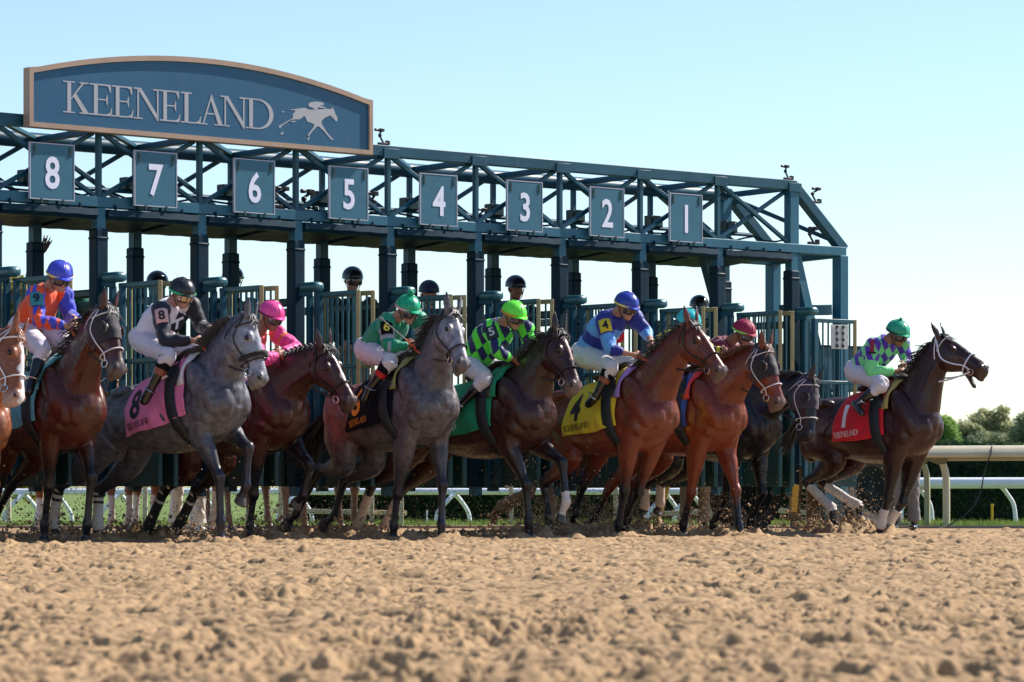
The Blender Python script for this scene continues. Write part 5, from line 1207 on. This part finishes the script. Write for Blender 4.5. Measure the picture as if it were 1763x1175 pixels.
H[6] = make_horse('grey roan racehorse with a black number six cloth in front of the brown horse', 6, 709, 620, 52, 10, (777, 537), (802, 629),
    dict(RF=((684, 850), (678, 905), (676, 929)), LF=((762, 835), (760, 903), (760, 929)), RH=((548, 812), (510, 884), (491, 905)), LH=((592, 828), (576, 888), (554, 905))),
    dict(base=(0.085, 0.072, 0.085), points=(0.012, 0.012, 0.022), leg=(.1, .95), muzzle=(0.10, 0.09, 0.095), headc=(0.21, 0.20, 0.235), cregion=[((0.20, 0.062, 0.055), rose)], ear=.4), mat_=m_grey, mane=m_hblack, tail_c=m_hblack, headyaw=8, cloth_c=c_blk, num='6', num_c=n_org,
    strip=cloth('olive_pad', (0.30, 0.29, 0.10)), seed=6, tail_up=.5, cfr=(-.70, .0))
H[5] = make_horse('very dark bay racehorse in a green cloth pushing off with both hind legs far back', 5, 872, 634, 43, 9, (961, 570), (996, 668),
    dict(RF=((906, 834), (910, 898), (911, 928)), LF=((968, 797), (975, 864), (963, 898)), RH=((640, 834), (616, 908), (613, 926)), LH=((690, 846), (664, 906), (668, 922))),
    dict(BAY, base=(0.036, 0.010, 0.009), leg=(.1, .8), face=((0.42, 0.28, 0.24), .05, .34, .018), muzzle=(0.16, 0.11, 0.10), socks={'LF': (1.75, 2.6, (0.55, 0.48, 0.47))}), headyaw=5, cloth_c=c_grn, num='5', num_c=n_wht, strip=c_grn, seed=5,
    wraps={k: (m_wrapt, .25, 1.4, []) for k in ('RH', 'LH')}, cfr=(-.78, .0), maneside=-1, S=1.02)
H[4] = make_horse('bright bay racehorse in a yellow cloth with its head held high and mouth ajar', 4, 1088, 636, 47, 8, (1190, 557), (1247, 640),
    dict(RF=((1075, 846), (1065, 903), (1063, 927)), LF=((1099, 848), (1074, 898), (1066, 917)), RH=((936, 832), (944, 890), (948, 912)), LH=((1003, 836), (990, 884), (976, 916))),
    dict(BAY, base=(0.150, 0.031, 0.015), leg=(.35, .95), muzzle=(0.10, 0.075, 0.07)), headyaw=0, cloth_c=c_yel, num='4', num_c=n_blk, strip=cloth('lilac_pad', (0.38, 0.22, 0.60)), seed=4, maneside=-1, cfr=(-.70, .0))
H[3] = make_horse('light bay racehorse in a dark hood with a white noseband beside the black horse', 3, 1208, 640, 48, 7, (1316, 597), (1347, 697),
    dict(RF=((1190, 848), (1176, 904), (1176, 926)), LF=((1267, 845), (1272, 905), (1281, 927)), RH=((1050, 838), (1024, 890), (1008, 908)), LH=((1090, 836), (1082, 890), (1078, 912))),
    dict(BAY, base=(0.170, 0.034, 0.015), leg=(.8, 1.5), muzzle=(0.11, 0.085, 0.08), ear=.2), headyaw=6, hood=m_hood, bridle=m_wleather, mane=hairmat('brown_hair', (0.12, 0.04, 0.018)), cloth_c=c_blue, num=None, num_c=n_wht, strip=cloth('red_pad', (0.65, 0.05, 0.06)), seed=3, cfr=(-.70, .02))
H[2] = make_horse('black racehorse in a purple blinker hood partly behind the light bay', 2, 1272, 657, 47, 5, (1399, 653), (1398, 755),
    dict(RF=((1248, 857), (1228, 902), (1224, 925)), LF=((1312, 849), (1290, 902), (1290, 925)), RH=((1112, 835), (1110, 872), (1104, 890)), LH=((1138, 832), (1136, 868), (1130, 884))),
    dict(base=(0.014, 0.013, 0.017), points=(0.008, 0.008, 0.011), leg=(.2, .8), muzzle=(0.02, 0.018, 0.02)), headyaw=10, hood=m_hoodp, bridle=m_wleather, cloth_c=c_wht, num='2', num_c=n_blk, strip=c_wht, seed=2, wraps={k: (m_wrapt, .1, 1.2, []) for k in ('RH', 'LH')})
H[1] = make_horse('dark bay racehorse in a red cloth leading at the far right with white leg wraps', 1, 1545, 658, 45, 6, (1619, 582), (1697, 632),
    dict(RF=((1529, 858), (1516, 905), (1511, 924)), LF=((1555, 864), (1529, 904), (1518, 922)), RH=((1388, 831), (1432, 876), (1438, 908)), LH=((1415, 831), (1478, 872), (1482, 902))),
    dict(BAY, base=(0.036, 0.010, 0.010), leg=(-.2, .7), face=((0.30, 0.24, 0.22), .10, .20, .014), muzzle=(0.05, 0.03, 0.032), hoof=(0.14, 0.10, 0.08)), headyaw=0, bridle=m_wleather, cloth_c=c_red, num='1', num_c=n_wht, strip=cloth('rainbow_pad', (0.45, 0.35, 0.12)), seed=1,
    wraps=dict(RF=(m_wrapw, .40, 1.25, []), LF=(m_wrapw, .35, 1.1, []), RH=(m_wrapw, .15, 1.1, []), LH=(m_wrapw, .15, 1.1, [])), cfr=(-.66, .0), open_mouth=True, tail_len=.55, maneside=-1, hnear=True, headL=.585)
H[10] = make_horse('chestnut racehorse with a broad white face cut off by the left edge of the photo', 10, -62, 640, 54, 8, (28, 572), (36, 690),
    dict(RF=((-95, 842), (-100, 903), (-102, 935)), LF=((-10, 835), (-14, 903), (-16, 935)), RH=((-190, 850), (-205, 905), (-210, 930)), LH=((-140, 850), (-160, 905), (-170, 930))),
    dict(base=(0.23, 0.075, 0.032), points=(0.20, 0.05, 0.02), leg=(.5, 1.2), muzzle=(0.45, 0.30, 0.27), muz0=.5, face=((0.72, 0.68, 0.68), .03, .66, .034), ear=.1, socks={'RF': (1.2, 2.6, (.6, .55, .53))}), headyaw=36, bridle=m_wleather, mane=m_hchest, cloth_c=c_org, num=None, strip=None, seed=10)
for k, h in sorted(H.items()): print('H', k, np.round(h.B, 2), 'hdist', round(float(np.linalg.norm(h.P - h.T(.22, 0, 1.33))), 2), {q: [round(float(v), 2) for v in getattr(h, 'L' + q)] for q in ('RF', 'LF', 'RH', 'LH')})

# ------------------------------------------------------------------ jockeys
def diamonds(ca, cb, w=.075, hh=.10, ox=0.0, sleeves=None, ori=V(1, 0, 0)):
    def fn(i):
        v = i['v'] - i['pel']; x = v @ nrm(ori) / w + ox; y = v @ nrm(i['sp']) / hh
        p = (np.floor((x + y)) + np.floor((x - y))) % 2; c = np.where(p[:, None] > 0, np.array(ca), np.array(cb))
        if sleeves is not None:
            for r_, (t0, col) in sleeves.items(): m = (i['reg'] == r_) & (i['par'] > t0); c[m] = col
        return c
    return fn
def plain(c, **reg):
    def fn(i):
        o = np.repeat(np.array([c], float), len(i['v']), 0)
        for k, (t0, t1, col) in reg.items():
            rg = dict(uR=1, fR=2, uL=3, fL=4, to=0)[k[:2]]; m = (i['reg'] == rg) & (i['par'] >= t0) & (i['par'] <= t1); o[m] = col
        return o
    return fn
def jockey(label, h, jp, o, tilt=22, yaw=0, reins=True, ro=m_leather, ri=m_orub, rk=dict(), toe_out=.34, leftleg=True, split=.45, sag=.05):
    rr = dict(pel=0, neck=0, head=0, sR=.18, eR=.24, hR=.07, kR=.24, aR=.33, tR=.36, sL=-.18, eL=-.24, hL=-.07); rr.update(rk)
    J = {k: h.px(v[0], v[1], rr[k]) for k, v in jp.items()}
    for a in 'kat':
        if a + 'L' not in J: p = J[a + 'R']; J[a + 'L'] = p - h.R * 2 * rr[a + 'R']
    ty = math.radians(yaw); Fy = h.F * math.cos(ty) + h.R * math.sin(ty); tl = math.radians(tilt)
    J['hf'] = Fy * math.cos(tl) - ZZ * math.sin(tl); J['side'] = h.R; J['hside'] = h.R * math.cos(ty) - h.F * math.sin(ty)
    print('J', label[:30], {a: round(float(np.linalg.norm(J[a[:2]] - J[a[2:]])), 2) for a in ('sReR', 'eRhR', 'kRaR', 'sLeL', 'eLhL')}, 'thigh', round(float(np.linalg.norm(J['pel'] - J['kR'])), 2), 'spine', round(float(np.linalg.norm(J['pel'] - J['neck'])), 2), 'nh', round(float(np.linalg.norm(J['head'] - J['neck'])), 2))
    r_, jo = make_person(label, J, o, h.B + ZZ * 1.0, 'jockeys riding the racehorses')
    if reins: add_reins(h, J['hR'], J['hL'], ro, ri, split, sag)
    # stirrup irons belong to the horse's saddle
    for k in 'RL':
        mb = MB(); p = J['a' + k] + (J['t' + k] - J['a' + k]) * .45; mb.torus(p + ZZ * .01, nrm(J['t' + k] - J['a' + k]), .055, .006, 18, 6); mb.bar(p + ZZ * .06, h.T(-.12, .27 * (1 if k == 'R' else -1), 1.42), .004, .02); mb.build('stirrup', m_metal, h.root)
    return J
gl = dict(goggles=m_lens)
hel = lambda n, c, r=.35: mat(n, c, r, var=.05, bump=.1, bscale=20)
ORG, BLU = (0.80, 0.085, 0.02), (0.05, 0.07, 0.55)
jockey('person in an orange and blue silk and blue cap riding the hooded bay at left', H[9], dict(pel=(50, 566), neck=(84, 496), head=(103, 477), sR=(62, 508), eR=(66, 553), hR=(118, 562), sL=(110, 508), eL=(122, 545), hL=(133, 552), kR=(74, 603), aR=(58, 648), tR=(52, 668)),
    dict(shirt=diamonds(ORG, BLU, .085, .13, sleeves={0: (-1, ORG), 4: (-1, BLU), 3: (-1, BLU)}), helmet=hel('royal_blue_cap', (0.05, 0.07, 0.55)), band=mat('yellow_band', (0.75, 0.6, 0.12)), armband=('9', cloth('teal_armband', (0.04, 0.25, 0.30)), n_blk), **gl), yaw=10, rk=dict(kR=.19, aR=.31, hL=-.02))
def t_emblem(root, jo, J, info, hc, hf, hs, hu):
    # black diamond with a white T on the chest, lower front
    c = J['pel'] + (J['neck'] - J['pel']) * .50; n_ = nrm(V(0.45, -1, -0.25)); x_ = nrm(V(1, .3, 0.1)); x_ = nrm(x_ - n_ * (x_ @ n_)); y_ = np.cross(n_, x_); y_ = y_ if y_[2] > 0 else -y_
    c = c + n_ * .150 + x_ * .10
    mb = MB(); mb.add([c + x_ * a + y_ * b for a, b in ((-.11, -.02), (.02, .10), (.12, .045), (.0, -.09))], [(0, 1, 2, 3)]); e = mb.build('chest_diamond', n_blk, jo, smooth=False, fix=False); s_ = e.modifiers.new('t', 'SOLIDIFY'); s_.thickness = .006; s_.offset = 0
    mb = MB(); mb.add([c + n_ * .005 + x_ * a + y_ * b for a, b in ((-.05, .02), (.06, .055), (.065, .035), (.02, .02), (.005, -.05), (-.02, -.055), (-.005, .012), (-.045, 0))], [(0, 1, 2, 3), (3, 4, 5, 6), (6, 7, 0), (3, 6, 0)]); mb.build('chest_letter', n_wht, jo, smooth=False, fix=False)
jockey('person in a white silk with black sleeves and black cap riding the dapple grey', H[8], dict(pel=(256, 585), neck=(297, 522), head=(314, 506), sR=(277, 534), eR=(284, 586), hR=(337, 587), sL=(330, 527), eL=(346, 562), hL=(368, 570), kR=(290, 612), aR=(263, 664), tR=(251, 686)),
    dict(shirt=plain((.80, .74, .80), uR=(.0, 1, (.012, .013, .03)), fR=(0, 1, (.012, .013, .03)), uL=(0, 1, (.012, .013, .02)), fL=(0, 1, (.012, .013, .02))), helmet=hel('black_cap', (0.015, 0.016, 0.022)), band=mat('green_band', (0.02, 0.5, 0.18)), armband=('8', cloth('pink_armband', (0.75, 0.42, 0.38)), n_blk),
         cuff=m_cuffb, knee=c_blk, goggles=mat('gold_lens', (0.55, 0.42, 0.30), 0.08, metal=.7, var=0), extra=[t_emblem]), yaw=12)
PNK = (0.85, 0.06, 0.30)
jockey('person in a pink silk and pink cap bent low between the grey horses', H[7], dict(pel=(398, 622), neck=(446, 572), head=(468, 545), sR=(432, 586), eR=(452, 618), hR=(482, 612), sL=(478, 576), eL=(510, 600), hL=(485, 606), kR=(418, 650), aR=(402, 690), tR=(392, 712)),
    dict(shirt=plain(PNK, uL=(0.25, .38, (.75, .15, .05)), to=(.7, 1, (.8, .1, .12))), helmet=hel('pink_cap', (0.82, 0.07, 0.32)), band=mat('maroon_band', (0.12, 0.01, 0.04)), skin=m_skind, **gl), yaw=5, rk=dict(hL=-.02))
GRN = (0.005, 0.26, 0.14)
jockey('person in a green silk and green pompom cap holding a whip over the roan grey', H[6], dict(pel=(642, 603), neck=(683, 548), head=(703, 534), sR=(665, 556), eR=(668, 596), hR=(708, 597), sL=(722, 552), eL=(735, 585), hL=(716, 590), kR=(672, 622), aR=(642, 662), tR=(632, 682)),
    dict(shirt=plain(GRN, uR=(.35, .8, (.35, .36, .42)), fR=(.0, .12, (.35, .36, .42)), uL=(.3, .7, (.35, .36, .42))), helmet=hel('emerald_cap', (0.005, 0.36, 0.17)), band=mat('pale_pink_band', (0.75, 0.42, 0.42)), pom=(cloth('emerald_wool', (0.005, 0.33, 0.16)), .032), armband=('6', c_blk, mat('yellow_print', (0.8, 0.65, 0.05), .7)),
         cuff=mat('red_boot_top', (0.6, 0.01, 0.02), .4), knee=c_blk, **gl), yaw=10)
NAVY, LIME = (0.010, 0.014, 0.10), (0.12, 0.85, 0.06)
jockey('person in a navy and lime diamond silk and lime cap on the very dark bay', H[5], dict(pel=(812, 624), neck=(866, 556), head=(885, 544), sR=(844, 566), eR=(858, 607), hR=(880, 618), sL=(903, 566), eL=(912, 596), hL=(893, 616), kR=(836, 652), aR=(800, 690), tR=(786, 708)),
    dict(shirt=diamonds(NAVY, LIME, .105, .15, sleeves={4: (-1, NAVY)}), helmet=hel('lime_cap', (0.16, 0.85, 0.05)), band=mat('orange_band', (0.75, 0.2, 0.02)), armband=('5', cloth('dark_armband', (0.03, 0.045, 0.045)), mat('grey_print', (0.55, .55, .55), .7)), **gl), yaw=10)
LBL, DBL = (0.13, 0.36, 0.78), (0.015, 0.025, 0.25)
def p_emblem(root, jo, J, info, hc, hf, hs, hu):
    c = J['pel'] + (J['neck'] - J['pel']) * .42; n_ = nrm(V(0.35, -1, -0.2)); x_ = nrm(V(1, .3, 0.22)); x_ = nrm(x_ - n_ * (x_ @ n_)); y_ = np.cross(n_, x_); y_ = y_ if y_[2] > 0 else -y_
    c = c + n_ * .135 + x_ * .125 - y_ * .02
    mb = MB(); pts = [(-.075, -.055), (-.07, .03), (-.03, .05), (.03, .045), (.075, .055), (.07, -.02), (.03, -.045), (-.03, -.045)]
    mb.add([c + x_ * a + y_ * b for a, b in pts], [tuple(range(8))]); e = mb.build('chest_badge', mat('red_badge', (.65, .01, .03), .6), jo, smooth=False, fix=False); s_ = e.modifiers.new('t', 'SOLIDIFY'); s_.thickness = .006; s_.offset = 0
    vs, fs = text_polys('P', 0.03); mb = MB(); mb.add([c + n_ * .006 + x_ * (x * .06 + y * .012) + y_ * y * .062 for x, y in vs], fs); mb.build('badge_letter', n_wht, jo, smooth=False, fix=False)
def sh4(i):
    c = np.repeat(np.array([LBL]), len(i['v']), 0); c[(i['reg'] == 0) & (i['t'] > .80)] = DBL; c[(i['reg'] == 1)] = DBL; c[(i['reg'] == 1) & (i['par'] > .55)] = LBL; c[(i['reg'] == 2)] = DBL; c[(i['reg'] == 3) & (i['par'] < .8)] = DBL
    m = (i['reg'] == 0) & (np.abs(i['t'] - .42 - .3 * ((i['v'] - i['pel']) @ V(1, 0, 0))) < .10); c[m] = DBL; return c
jockey('person in a light and dark blue silk and blue cap riding the bright bay', H[4], dict(pel=(1012, 610), neck=(1062, 540), head=(1079, 528), sR=(1040, 552), eR=(1051, 602), hR=(1093, 612), sL=(1094, 549), eL=(1113, 574), hL=(1124, 592), kR=(1052, 632), aR=(1030, 675), tR=(1013, 697)),
    dict(shirt=sh4, sleeve=.45, trousers=m_breechc, helmet=hel('blue_cap', (0.02, 0.05, 0.35)), band=mat('gold_band', (0.75, 0.55, 0.10)), armband=('4', c_yel, n_blk), cuff=m_cuffb, knee=c_blk, skin=m_skin, extra=[p_emblem], goggles=m_lens), yaw=8)
jockey('person in a yellow and black silk and turquoise cap hidden behind the bright bay head', H[3], dict(pel=(1126, 632), neck=(1168, 574), head=(1186, 557), sR=(1150, 584), eR=(1160, 618), hR=(1196, 620), sL=(1198, 584), eL=(1226, 606), hL=(1248, 604), kR=(1156, 650), aR=(1140, 700), tR=(1128, 715)),
    dict(shirt=diamonds((.65, .50, .02), (.015, .02, .02), .05, .08), helmet=hel('turquoise_cap', (0.02, 0.50, 0.52)), skin=m_skind, **gl), yaw=4, rk=dict(hL=-.12, eL=-.2))
MAR = (0.16, 0.006, 0.03)
jockey('person in a maroon silk and maroon cap with a lime band behind the light bay', H[2], dict(pel=(1206, 640), neck=(1258, 588), head=(1281, 574), sR=(1240, 600), eR=(1252, 632), hR=(1288, 640), sL=(1290, 604), eL=(1306, 630), hL=(1300, 645), kR=(1238, 662), aR=(1220, 705), tR=(1208, 722)),
    dict(shirt=MAR, helmet=hel('maroon_cap', (0.30, 0.008, 0.05), .6), band=mat('lime_band', (0.30, 0.75, 0.10)), skin=m_skind, **gl), yaw=4)
def arm_patch(root, jo, J, info, hc, hf, hs, hu):
    a0, a1 = J['sR'], J['eR']; ax = nrm(a1 - a0); n_ = nrm(V(-.2, -1, .1)); n_ = nrm(n_ - ax * (n_ @ ax)); w_ = np.cross(n_, ax); c = a0 + ax * .02 + n_ * .085
    mb = MB(); mb.box(c, ax, w_, n_, .13, .045, .006); mb.build('arm_patch', mat('dark_red_print', (.25, .01, .04), .6), jo, bevel=.003)
    mb = MB(); mb.box(c + ax * .075, ax, w_, n_, .02, .09, .006); mb.build('arm_strap', n_blk, jo, bevel=.002)
LG, PUR = (0.22, 0.75, 0.28), (0.10, 0.025, 0.42)
jockey('person in a mint and purple diamond silk and green cap riding the leading horse', H[1], dict(pel=(1482, 640), neck=(1530, 586), head=(1546, 575), sR=(1503, 596), eR=(1500, 640), hR=(1546, 640), sL=(1552, 592), eL=(1562, 622), hL=(1558, 628), kR=(1520, 662), aR=(1480, 692), tR=(1484, 712)),
    dict(shirt=diamonds(LG, PUR, .085, .115, sleeves={2: (-1, LG), 1: (.62, LG)}), helmet=hel('jade_cap', (0.02, 0.36, 0.20)), band=mat('dark_band', (0.01, 0.03, 0.03)), pom=(cloth('jade_wool', (0.01, 0.34, 0.18)), .018), skin=m_skind, extra=[arm_patch], **gl), yaw=14, ri=m_wrub, ro=m_wleather, rk=dict(tR=.40), sag=.10)
# whip in the hand of the green jockey
h = H[6]; mb = MB(); a, b = h.px(715, 599, .12), h.px(656, 548, .42)
mb.tube([a, a + (b - a) * .3], [.010, .009], 8); wgrip = mb.build('riding_whip', mat('whip_orange', (.6, .08, .03), .5), loc=a)
tag(wgrip, 'riding whip with an orange grip raised beside the arm of the green silk', 'whip'); mb = MB(); mb.tube([a + (b - a) * .3, b], [.006, .004], 8); mb.ell(b, ZZ, V(1, 0, 0), V(0, 1, 0), .012, .02, .006); mb.build('shaft', m_hsilver, wgrip)

# ------------------------------------------------------------------ gate crew
GREENC = (0.010, 0.030, 0.026)
def stand(label, px_, py_head, Yd, yawdeg, o, armR=None, armL=None, foot_z=None, legs=None, lean=0.0, group='gate crew standing among the stalls'):
    hd_ = rayX(px_, py_head, Yd); y = math.radians(yawdeg); Fv = V(math.sin(y), -math.cos(y), 0); Rv = V(-math.cos(y), -math.sin(y), 0)
    z0 = hd_[2] - 1.62 if foot_z is None else foot_z; b = V(hd_[0], hd_[1], z0) - Fv * lean
    J = dict(pel=b + ZZ * .95, neck=b + ZZ * 1.46 + Fv * lean * .8, head=b + ZZ * 1.66 + Fv * (lean + .03), hf=Fv * .98 - ZZ * .12, side=Rv)
    for k, s_ in (('R', 1), ('L', -1)):
        J['s' + k] = J['neck'] + Rv * s_ * .19 - ZZ * .06; J['e' + k] = J['s' + k] - ZZ * .28 + Rv * s_ * .05 + Fv * .03; J['h' + k] = J['e' + k] + Fv * .20 - ZZ * .16
        J['k' + k] = b + ZZ * .50 + Rv * s_ * .10 + Fv * .03; J['a' + k] = b + ZZ * .10 + Rv * s_ * .11 - Fv * .02; J['t' + k] = b + ZZ * .035 + Rv * s_ * .13 + Fv * .15
        J['curl' + k] = .8
    if armR: J['eR'], J['hR'] = [J['sR'] + Fv * a[0] + Rv * a[1] + ZZ * a[2] for a in armR]
    if armL: J['eL'], J['hL'] = [J['sL'] + Fv * a[0] - Rv * a[1] + ZZ * a[2] for a in armL]
    if legs: 
        for k, (a, z) in legs.items(): J[k] = b + Fv * a + ZZ * z + Rv * (.10 if k[1] == 'R' else -.10)
    if o.get('flat'): J['curlR'] = 0.0; J['handnR'] = V(.1, -1, 0)
    oo = dict(silks=False, shirt=GREENC, shirt_name='sweater', trouser_name='trousers', trouser_len=.97, hem=.075, boot_top=.80, bulk=1.12, trousers=cloth('khaki_trousers', (0.36, 0.25, 0.16)), helmet=hel('black_helmet', (0.014, 0.015, 0.02), .25), seams=False, skin=m_skin, sleeve=.9); oo.update(o)
    return make_person(label, J, oo, b, group)
stand('person in sunglasses, black helmet and dark green sweater standing behind a gate door', 606, 489, 35.6, 18, dict(goggles=m_lens), armR=[(.05, .06, -.28), (.30, -.02, -.42)], armL=[(.05, .06, -.28), (.28, 0, -.44)])
stand('person in a black cap with a yellow band behind a gate door', 400, 489, 34.6, 15, dict(band=mat('hi_vis_band', (.6, .65, .05)), skin=m_skin))
stand('person in a dark helmet half hidden behind the black sleeves of the grey horse rider', 272, 498, 34.0, -10, dict(skin=m_skind), armR=[(.05, .1, -.28), (.25, .05, -.35)])
stand('person in a navy cap mostly hidden behind the green pompom cap', 738, 512, 36.2, 10, dict(helmet=hel('navy_helmet', (.02, .03, .08), .6)))
stand('person in a matte black helmet right behind the jockey in the lime cap', 886, 503, 37.0, 25, dict(skin=m_skind))
stand('person in a glossy black helmet standing behind the head of the bright bay', 1203, 536, 38.6, 10, dict(skin=m_skinb))
stand('person in a green vest raising an open hand behind the orange silk', 106, 480, 34.2, 20, dict(shirt=(.01, .14, .085), skin=m_skinb, sleeve=.3, flat=True, goggles=None), armR=[(-.05, .10, .24), (.02, .00, .50)])
stand('person in white trousers standing behind the striped bandages of the middle brown horse', 322, 640, 36.4, 20, dict(trousers=cloth('white_trousers', (.66, .62, .56)), boot=mat('white_trainer', (.6, .58, .56), .6)), foot_z=0.0, legs=dict(kR=(-.02, .5), aR=(-.12, .11), tR=(.03, .04), kL=(.16, .5), aL=(.10, .1), tL=(.28, .04)))
stand('person in tan trousers and boots walking away behind the very dark bay', 925, 640, 37.2, 60, dict(boot=mat('tan_boot', (.28, .14, .07), .7)), foot_z=0.0, legs=dict(kR=(-.05, .44), aR=(-.42, .26), tR=(-.50, .10), kL=(.14, .5), aL=(.10, .10), tL=(.26, .04)))
stand('person in khaki trousers standing behind the front legs of the light bay', 1196, 640, 38.6, 5, dict(), foot_z=0.0)
stand('person in khaki trousers and muddy boots standing by the hind legs of the leading horse', 1383, 645, 39.6, 15, dict(boot=mat('muddy_boot', (.25, .16, .11), .8)), foot_z=0.0)
stand('person in grey jeans and dark boots behind the front legs of the leading horse', 1546, 690, 38.4, -20, dict(trousers=cloth('grey_jeans', (.16, .155, .16))), foot_z=0.0, lean=.3, legs=dict(kR=(.06, .5), kL=(.0, .5)))

# ------------------------------------------------------------------ lead ponies behind the gate
def pony_pos(px_, Yd): p = rayX(px_, 838, Yd); return V(p[0], p[1], 0)
def pony(label, px_, Yd, phi, coat, seed, **k):
    B = pony_pos(px_, Yd); ph = math.radians(phi); Fv = V(math.cos(ph), -math.sin(ph), 0); Rv = V(-math.sin(ph), -math.cos(ph), 0)
    def W(f, r, z): return B + Fv * f + Rv * r + ZZ * z
    lg = {}
    for key, f0 in (('RF', .04), ('LF', .10), ('RH', -1.22), ('LH', -1.12)):
        s_ = 1 if key[0] == 'R' else -1
        lg[key] = [W(f0, s_ * .12, .47 if key[1] == 'F' else .52), W(f0 + (.0 if key[1] == 'F' else .04), s_ * .11, .15), W(f0 + .06 + (.0 if key[1] == 'F' else .03), s_ * .11, 0.0)]
    def pxof(p): return (CX + F_PX * p[0] / p[1], HY - (p[2] - CZ) * F_PX / p[1])
    P = pxof(W(.62, 0, 1.75)); M = pxof(W(.95, 0, 1.28))
    return make_horse(label, 0, 0, None, phi, 0, P, M, lg, coat, base=B, group='lead ponies waiting behind the gate', tack=False, name='lead_pony', seed=seed, tail_up=0.0, **k)
pony('chestnut lead pony with white socks standing behind the left stalls', 90, 38.3, 200, dict(base=(0.25, 0.075, 0.03), leg=(5, 6), socks={q: (1.3, 2.6, (.6, .52, .5)) for q in ('RF', 'LF', 'RH', 'LH')}, muzzle=(.2, .1, .08)), 21, mane=m_hchest)
pony('sorrel lead pony with pale socks standing behind the dapple grey horse', 215, 38.0, 215, dict(base=(0.22, 0.09, 0.06), leg=(5, 6), socks={q: (1.2, 2.6, (.55, .45, .42)) for q in ('RF', 'LF', 'RH', 'LH')}, muzzle=(.2, .1, .08)), 22, mane=m_hchest)
pony('buckskin lead pony with muddy legs standing behind the middle stalls', 500, 38.4, 40, dict(base=(0.25, 0.17, 0.12), points=(.20, .13, .10), leg=(.5, 1.2), muzzle=(.1, .07, .06)), 23, mane=m_hblack)
pony('brown lead pony with muddy legs standing behind the roan grey', 588, 38.8, 30, dict(base=(0.13, 0.06, 0.045), points=(.12, .075, .06), leg=(.5, 1.2), muzzle=(.1, .07, .06)), 24, mane=m_hblack)

# ------------------------------------------------------------------ flying dirt
g = np.random.default_rng(77); mb = MB()
spots = []
for k, h in H.items():
    for key, J in h.legs.items():
        hf = J[3]; ncl = 260 if key[1] == 'H' else 110
        if k in (1, 2, 3, 4): ncl = int(ncl * 1.8)
        for _ in range(ncl):
            b = V(hf[0], hf[1], 0) - h.F * abs(g.normal(0.05, .35)) + h.R * g.normal(0, .16); z = abs(g.normal(0, .20)) * (1 if g.uniform() < .8 else 2.2) + .01
            spots.append((b + ZZ * z, g.uniform(.003, .010) * (2.0 if z < .14 else 1)))
for k, h in H.items():
    for key, J in h.legs.items():
        hf = J[3]
        for _ in range(70 if key[1] == 'H' else 25):
            q_ = abs(g.normal(0, .5)); b = V(hf[0], hf[1], 0) - h.F * q_ + h.R * g.normal(0, .14); spots.append((b + ZZ * abs(g.normal(0, .07 + .12 * q_)), g.uniform(.010, .024)))
        for _ in range(420 if key[1] == 'H' else 160):
            q_ = abs(g.normal(0, .4)); b = V(hf[0], hf[1], 0) - h.F * q_ + h.R * g.normal(0, .2); spots.append((b + ZZ * abs(g.normal(0, .14 + .18 * q_)), g.uniform(.0014, .0045)))
for _ in range(2600): spots.append((V(g.uniform(-4.5, 4), g.uniform(33, 38), abs(g.normal(.1, .3))), g.uniform(.003, .009)))
for c, r_ in spots:
    ax = g.normal(size=3); t_, s_, u_ = frame_for(ax); vs = [c + t_ * r_ * 1.3, c - t_ * r_ * 1.1, c + s_ * r_, c - s_ * r_ * .8, c + u_ * r_ * .9, c - u_ * r_]
    mb.add(vs, [(0, 2, 4), (0, 4, 3), (0, 3, 5), (0, 5, 2), (1, 4, 2), (1, 3, 4), (1, 5, 3), (1, 2, 5)])
tag(mb.build('flying_dirt', mat('loose_dirt', (0.34, 0.22, 0.13), .95), smooth=False, fix=False), 'clods and grains of dirt kicked up around the hooves', 'dirt', kind='stuff')

hoofs = []
for o_ in [h for h in H.values()]:
    for key, J in o_.legs.items():
        hoofs.append((J[3][0], J[3][1], 1.3 if key[1] == 'H' else 1.0)); hoofs.append((J[3][0] - o_.F[0] * .45, J[3][1] - o_.F[1] * .45, .8))
build_ground(hoofs)
